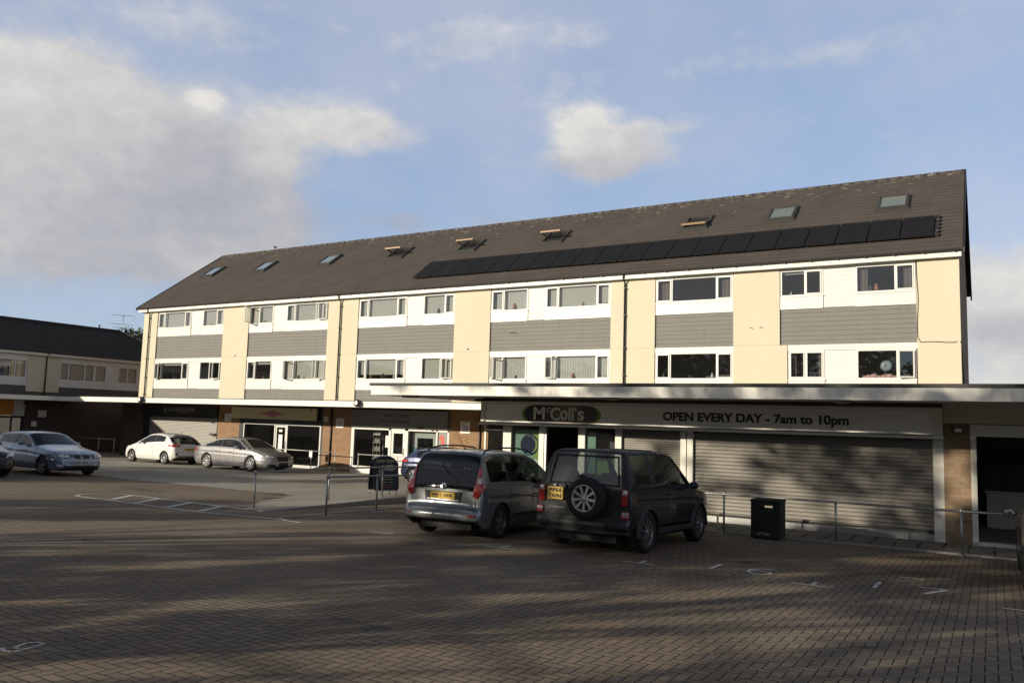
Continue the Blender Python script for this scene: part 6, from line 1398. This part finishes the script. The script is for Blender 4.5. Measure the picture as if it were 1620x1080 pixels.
WP = [[(-12.98, -0.1), (-8.25, -0.04), (-8.23, -1.44), (-12.91, -1.73)], [(-13.0, 0.46), (-12.21, 0.47), (-12.19, -0.08), (-12.98, -0.1)], [(-10.55, 0.5), (-9.0, 0.47), (-9.17, -0.07), (-10.53, -0.07)], [(-7.1, -0.14), (-6.59, -0.12), (-6.57, -2.92), (-7.07, -2.97)], [(-6.44, -0.34), (-5.32, -0.33), (-5.09, -1.02), (-6.03, -1.38), (-6.44, -1.01)], [(-6.35, -1.72), (-5.39, -1.5), (-4.19, -2.09), (-4.78, -2.71), (-6.34, -2.74)], [(-4.93, -1.01), (-4.04, -1.26), (-3.33, -1.94), (-3.97, -2.29), (-4.71, -1.68)], [(-3.19, -1.49), (-2.51, -1.59), (-2.41, -2.29), (-3.13, -2.43)], [(-1.08, -0.51), (-0.28, -0.2), (-0.31, -1.49), (-0.86, -1.8), (-0.98, -1.54)], [(-8.52, -0.28), (-7.72, -0.26), (-7.54, -0.83), (-8.42, -1.04)]]
FP = [[(-15.52, 1.11), (-11.02, 1.1), (-10.99, 0.44), (-15.47, 0.38)], [(-10.44, 1.1), (-9.89, 1.1), (-9.96, 0.46), (-10.42, 0.45)], [(-8.47, 1.01), (-7.97, 1.01), (-8.12, 0.49), (-8.46, 0.48)], [(-6.38, 1.01), (-5.78, 1.01), (-5.77, 0.52), (-6.53, 0.51)], [(-2.68, 1.02), (-2.43, 1.02), (-2.44, 0.57), (-2.68, 0.57)], [(-0.93, 1.02), (-0.06, 1.02), (-0.29, 0.6), (-0.93, 0.59)]]

def inpoly(x, y, P):
    c = False; n = len(P); j = n-1
    for i in range(n):
        if (P[i][1] > y) != (P[j][1] > y) and x < (P[j][0]-P[i][0])*(y-P[i][1])/(P[j][1]-P[i][1])+P[i][0]: c = not c
        j = i
    return c
def sun_hit(c):
    """where the shadow of a leaf clump lands: canopy edge, store front or ground; True if that place is sunlit"""
    x, y, z = c[:3]
    t = (17.95-y)/sd.y; px, pz = x+sd.x*t, z+sd.z*t
    if px > -15.33 and .66 < pz < 1.0: return any(inpoly(px, pz, P) for P in FP)
    if pz >= 1.0: return True            # upper floors and roof stay in the sun
    t2 = (20.3-y)/sd.y; wx, wz = x+sd.x*t2, z+sd.z*t2; tg = (z+1.78+.028*y)/(-sd.z-.028*sd.y)
    if tg > t2 and wx > -12.93: return any(inpoly(wx, wz, P) for P in WP)
    gx, gy = x+sd.x*tg, y+sd.y*tg
    if gy > 26 or gx < -40: return True
    return any(inpoly(gx, gy+e, P) for P in GP for e in (0, .22, -.22))
NT_ = 7
for i in range(NT_):
    tx = -46+i*8.3; ty = -8+random.uniform(-.6, .6)
    g = gz(tx, ty); R_ = root('street_tree', (tx, ty, g), 'broad leafed tree behind the photographer', 'tree', 'row of trees behind the car park')
    mb = MB(); mb.tube([(tx, ty, g-.1), (tx+.1, ty, g+2.2), (tx, ty+.1, g+5), (tx+.3, ty, g+8)], [.20, .16, .10, .03], n=8)
    cs = []
    for q in range(3300):
        c = (tx+random.uniform(-4.6, 4.6), ty+random.uniform(-.8, .8), random.uniform(.0, 10.5), .3)
        if sun_hit(c): continue
        cs.append(c)
    for c in cs[::max(1, len(cs)//24)]:
        s = Vector((tx, ty, g+2.0+random.random()*2)); e = Vector(c[:3]); mb.tube([tuple(s), tuple((s+e)/2+Vector((0, 0, .3))), tuple(e)], [.05, .03, .01], n=5)
    mb.build('trunk', bark, R_)
    arr = np.array([c[:3] for c in cs]) if cs else np.zeros((0, 3))
    k_ = 12; n = len(arr)*k_
    if n:
        P = np.repeat(arr, k_, 0)+rng.normal(size=(n, 3))*np.array([.16, .16, .05]); A = rng.normal(size=(n, 3)); A /= np.linalg.norm(A, axis=1)[:, None]; B = np.cross(A, rng.normal(size=(n, 3))); B /= np.linalg.norm(B, axis=1)[:, None]
        s = (.085*(.6+.8*rng.random(n)))[:, None]; vs = np.stack([P+A*s, P+B*s*.6, P-A*s, P-B*s*.6], 1).reshape(-1, 3)
        me = bpy.data.meshes.new('crown'); me.from_pydata(vs.tolist(), [], np.arange(n*4).reshape(-1, 4).tolist()); me.materials.append(leaf); o = bpy.data.objects.new('crown', me); C.objects.link(o); put(o, R_)
# far wood beyond the road behind the camera: dark skyline that glass and paint reflect
n = 34000; X = rng.uniform(-190, 110, n); top = 10.5+2.2*np.sin(X*.11)+1.8*np.sin(X*.37+1)+1.2*np.sin(X*.9+2)
Z = -3+rng.random(n)**.8*(top+3); P = np.stack([X, -75+rng.uniform(-4, 4, n), Z], 1)
A = rng.normal(size=(n, 3)); A /= np.linalg.norm(A, axis=1)[:, None]; B = np.cross(A, rng.normal(size=(n, 3))); B /= np.linalg.norm(B, axis=1)[:, None]; s = (.55*(.5+rng.random(n)))[:, None]
vs = np.stack([P+A*s, P+B*s*.7, P-A*s, P-B*s*.7], 1).reshape(-1, 3)
me = bpy.data.meshes.new('woodland'); me.from_pydata(vs.tolist(), [], np.arange(n*4).reshape(-1, 4).tolist()); me.materials.append(leaf); o = bpy.data.objects.new('woodland', me); C.objects.link(o); tag(o, 'far band of trees behind the photographer', 'woodland', kind='stuff')
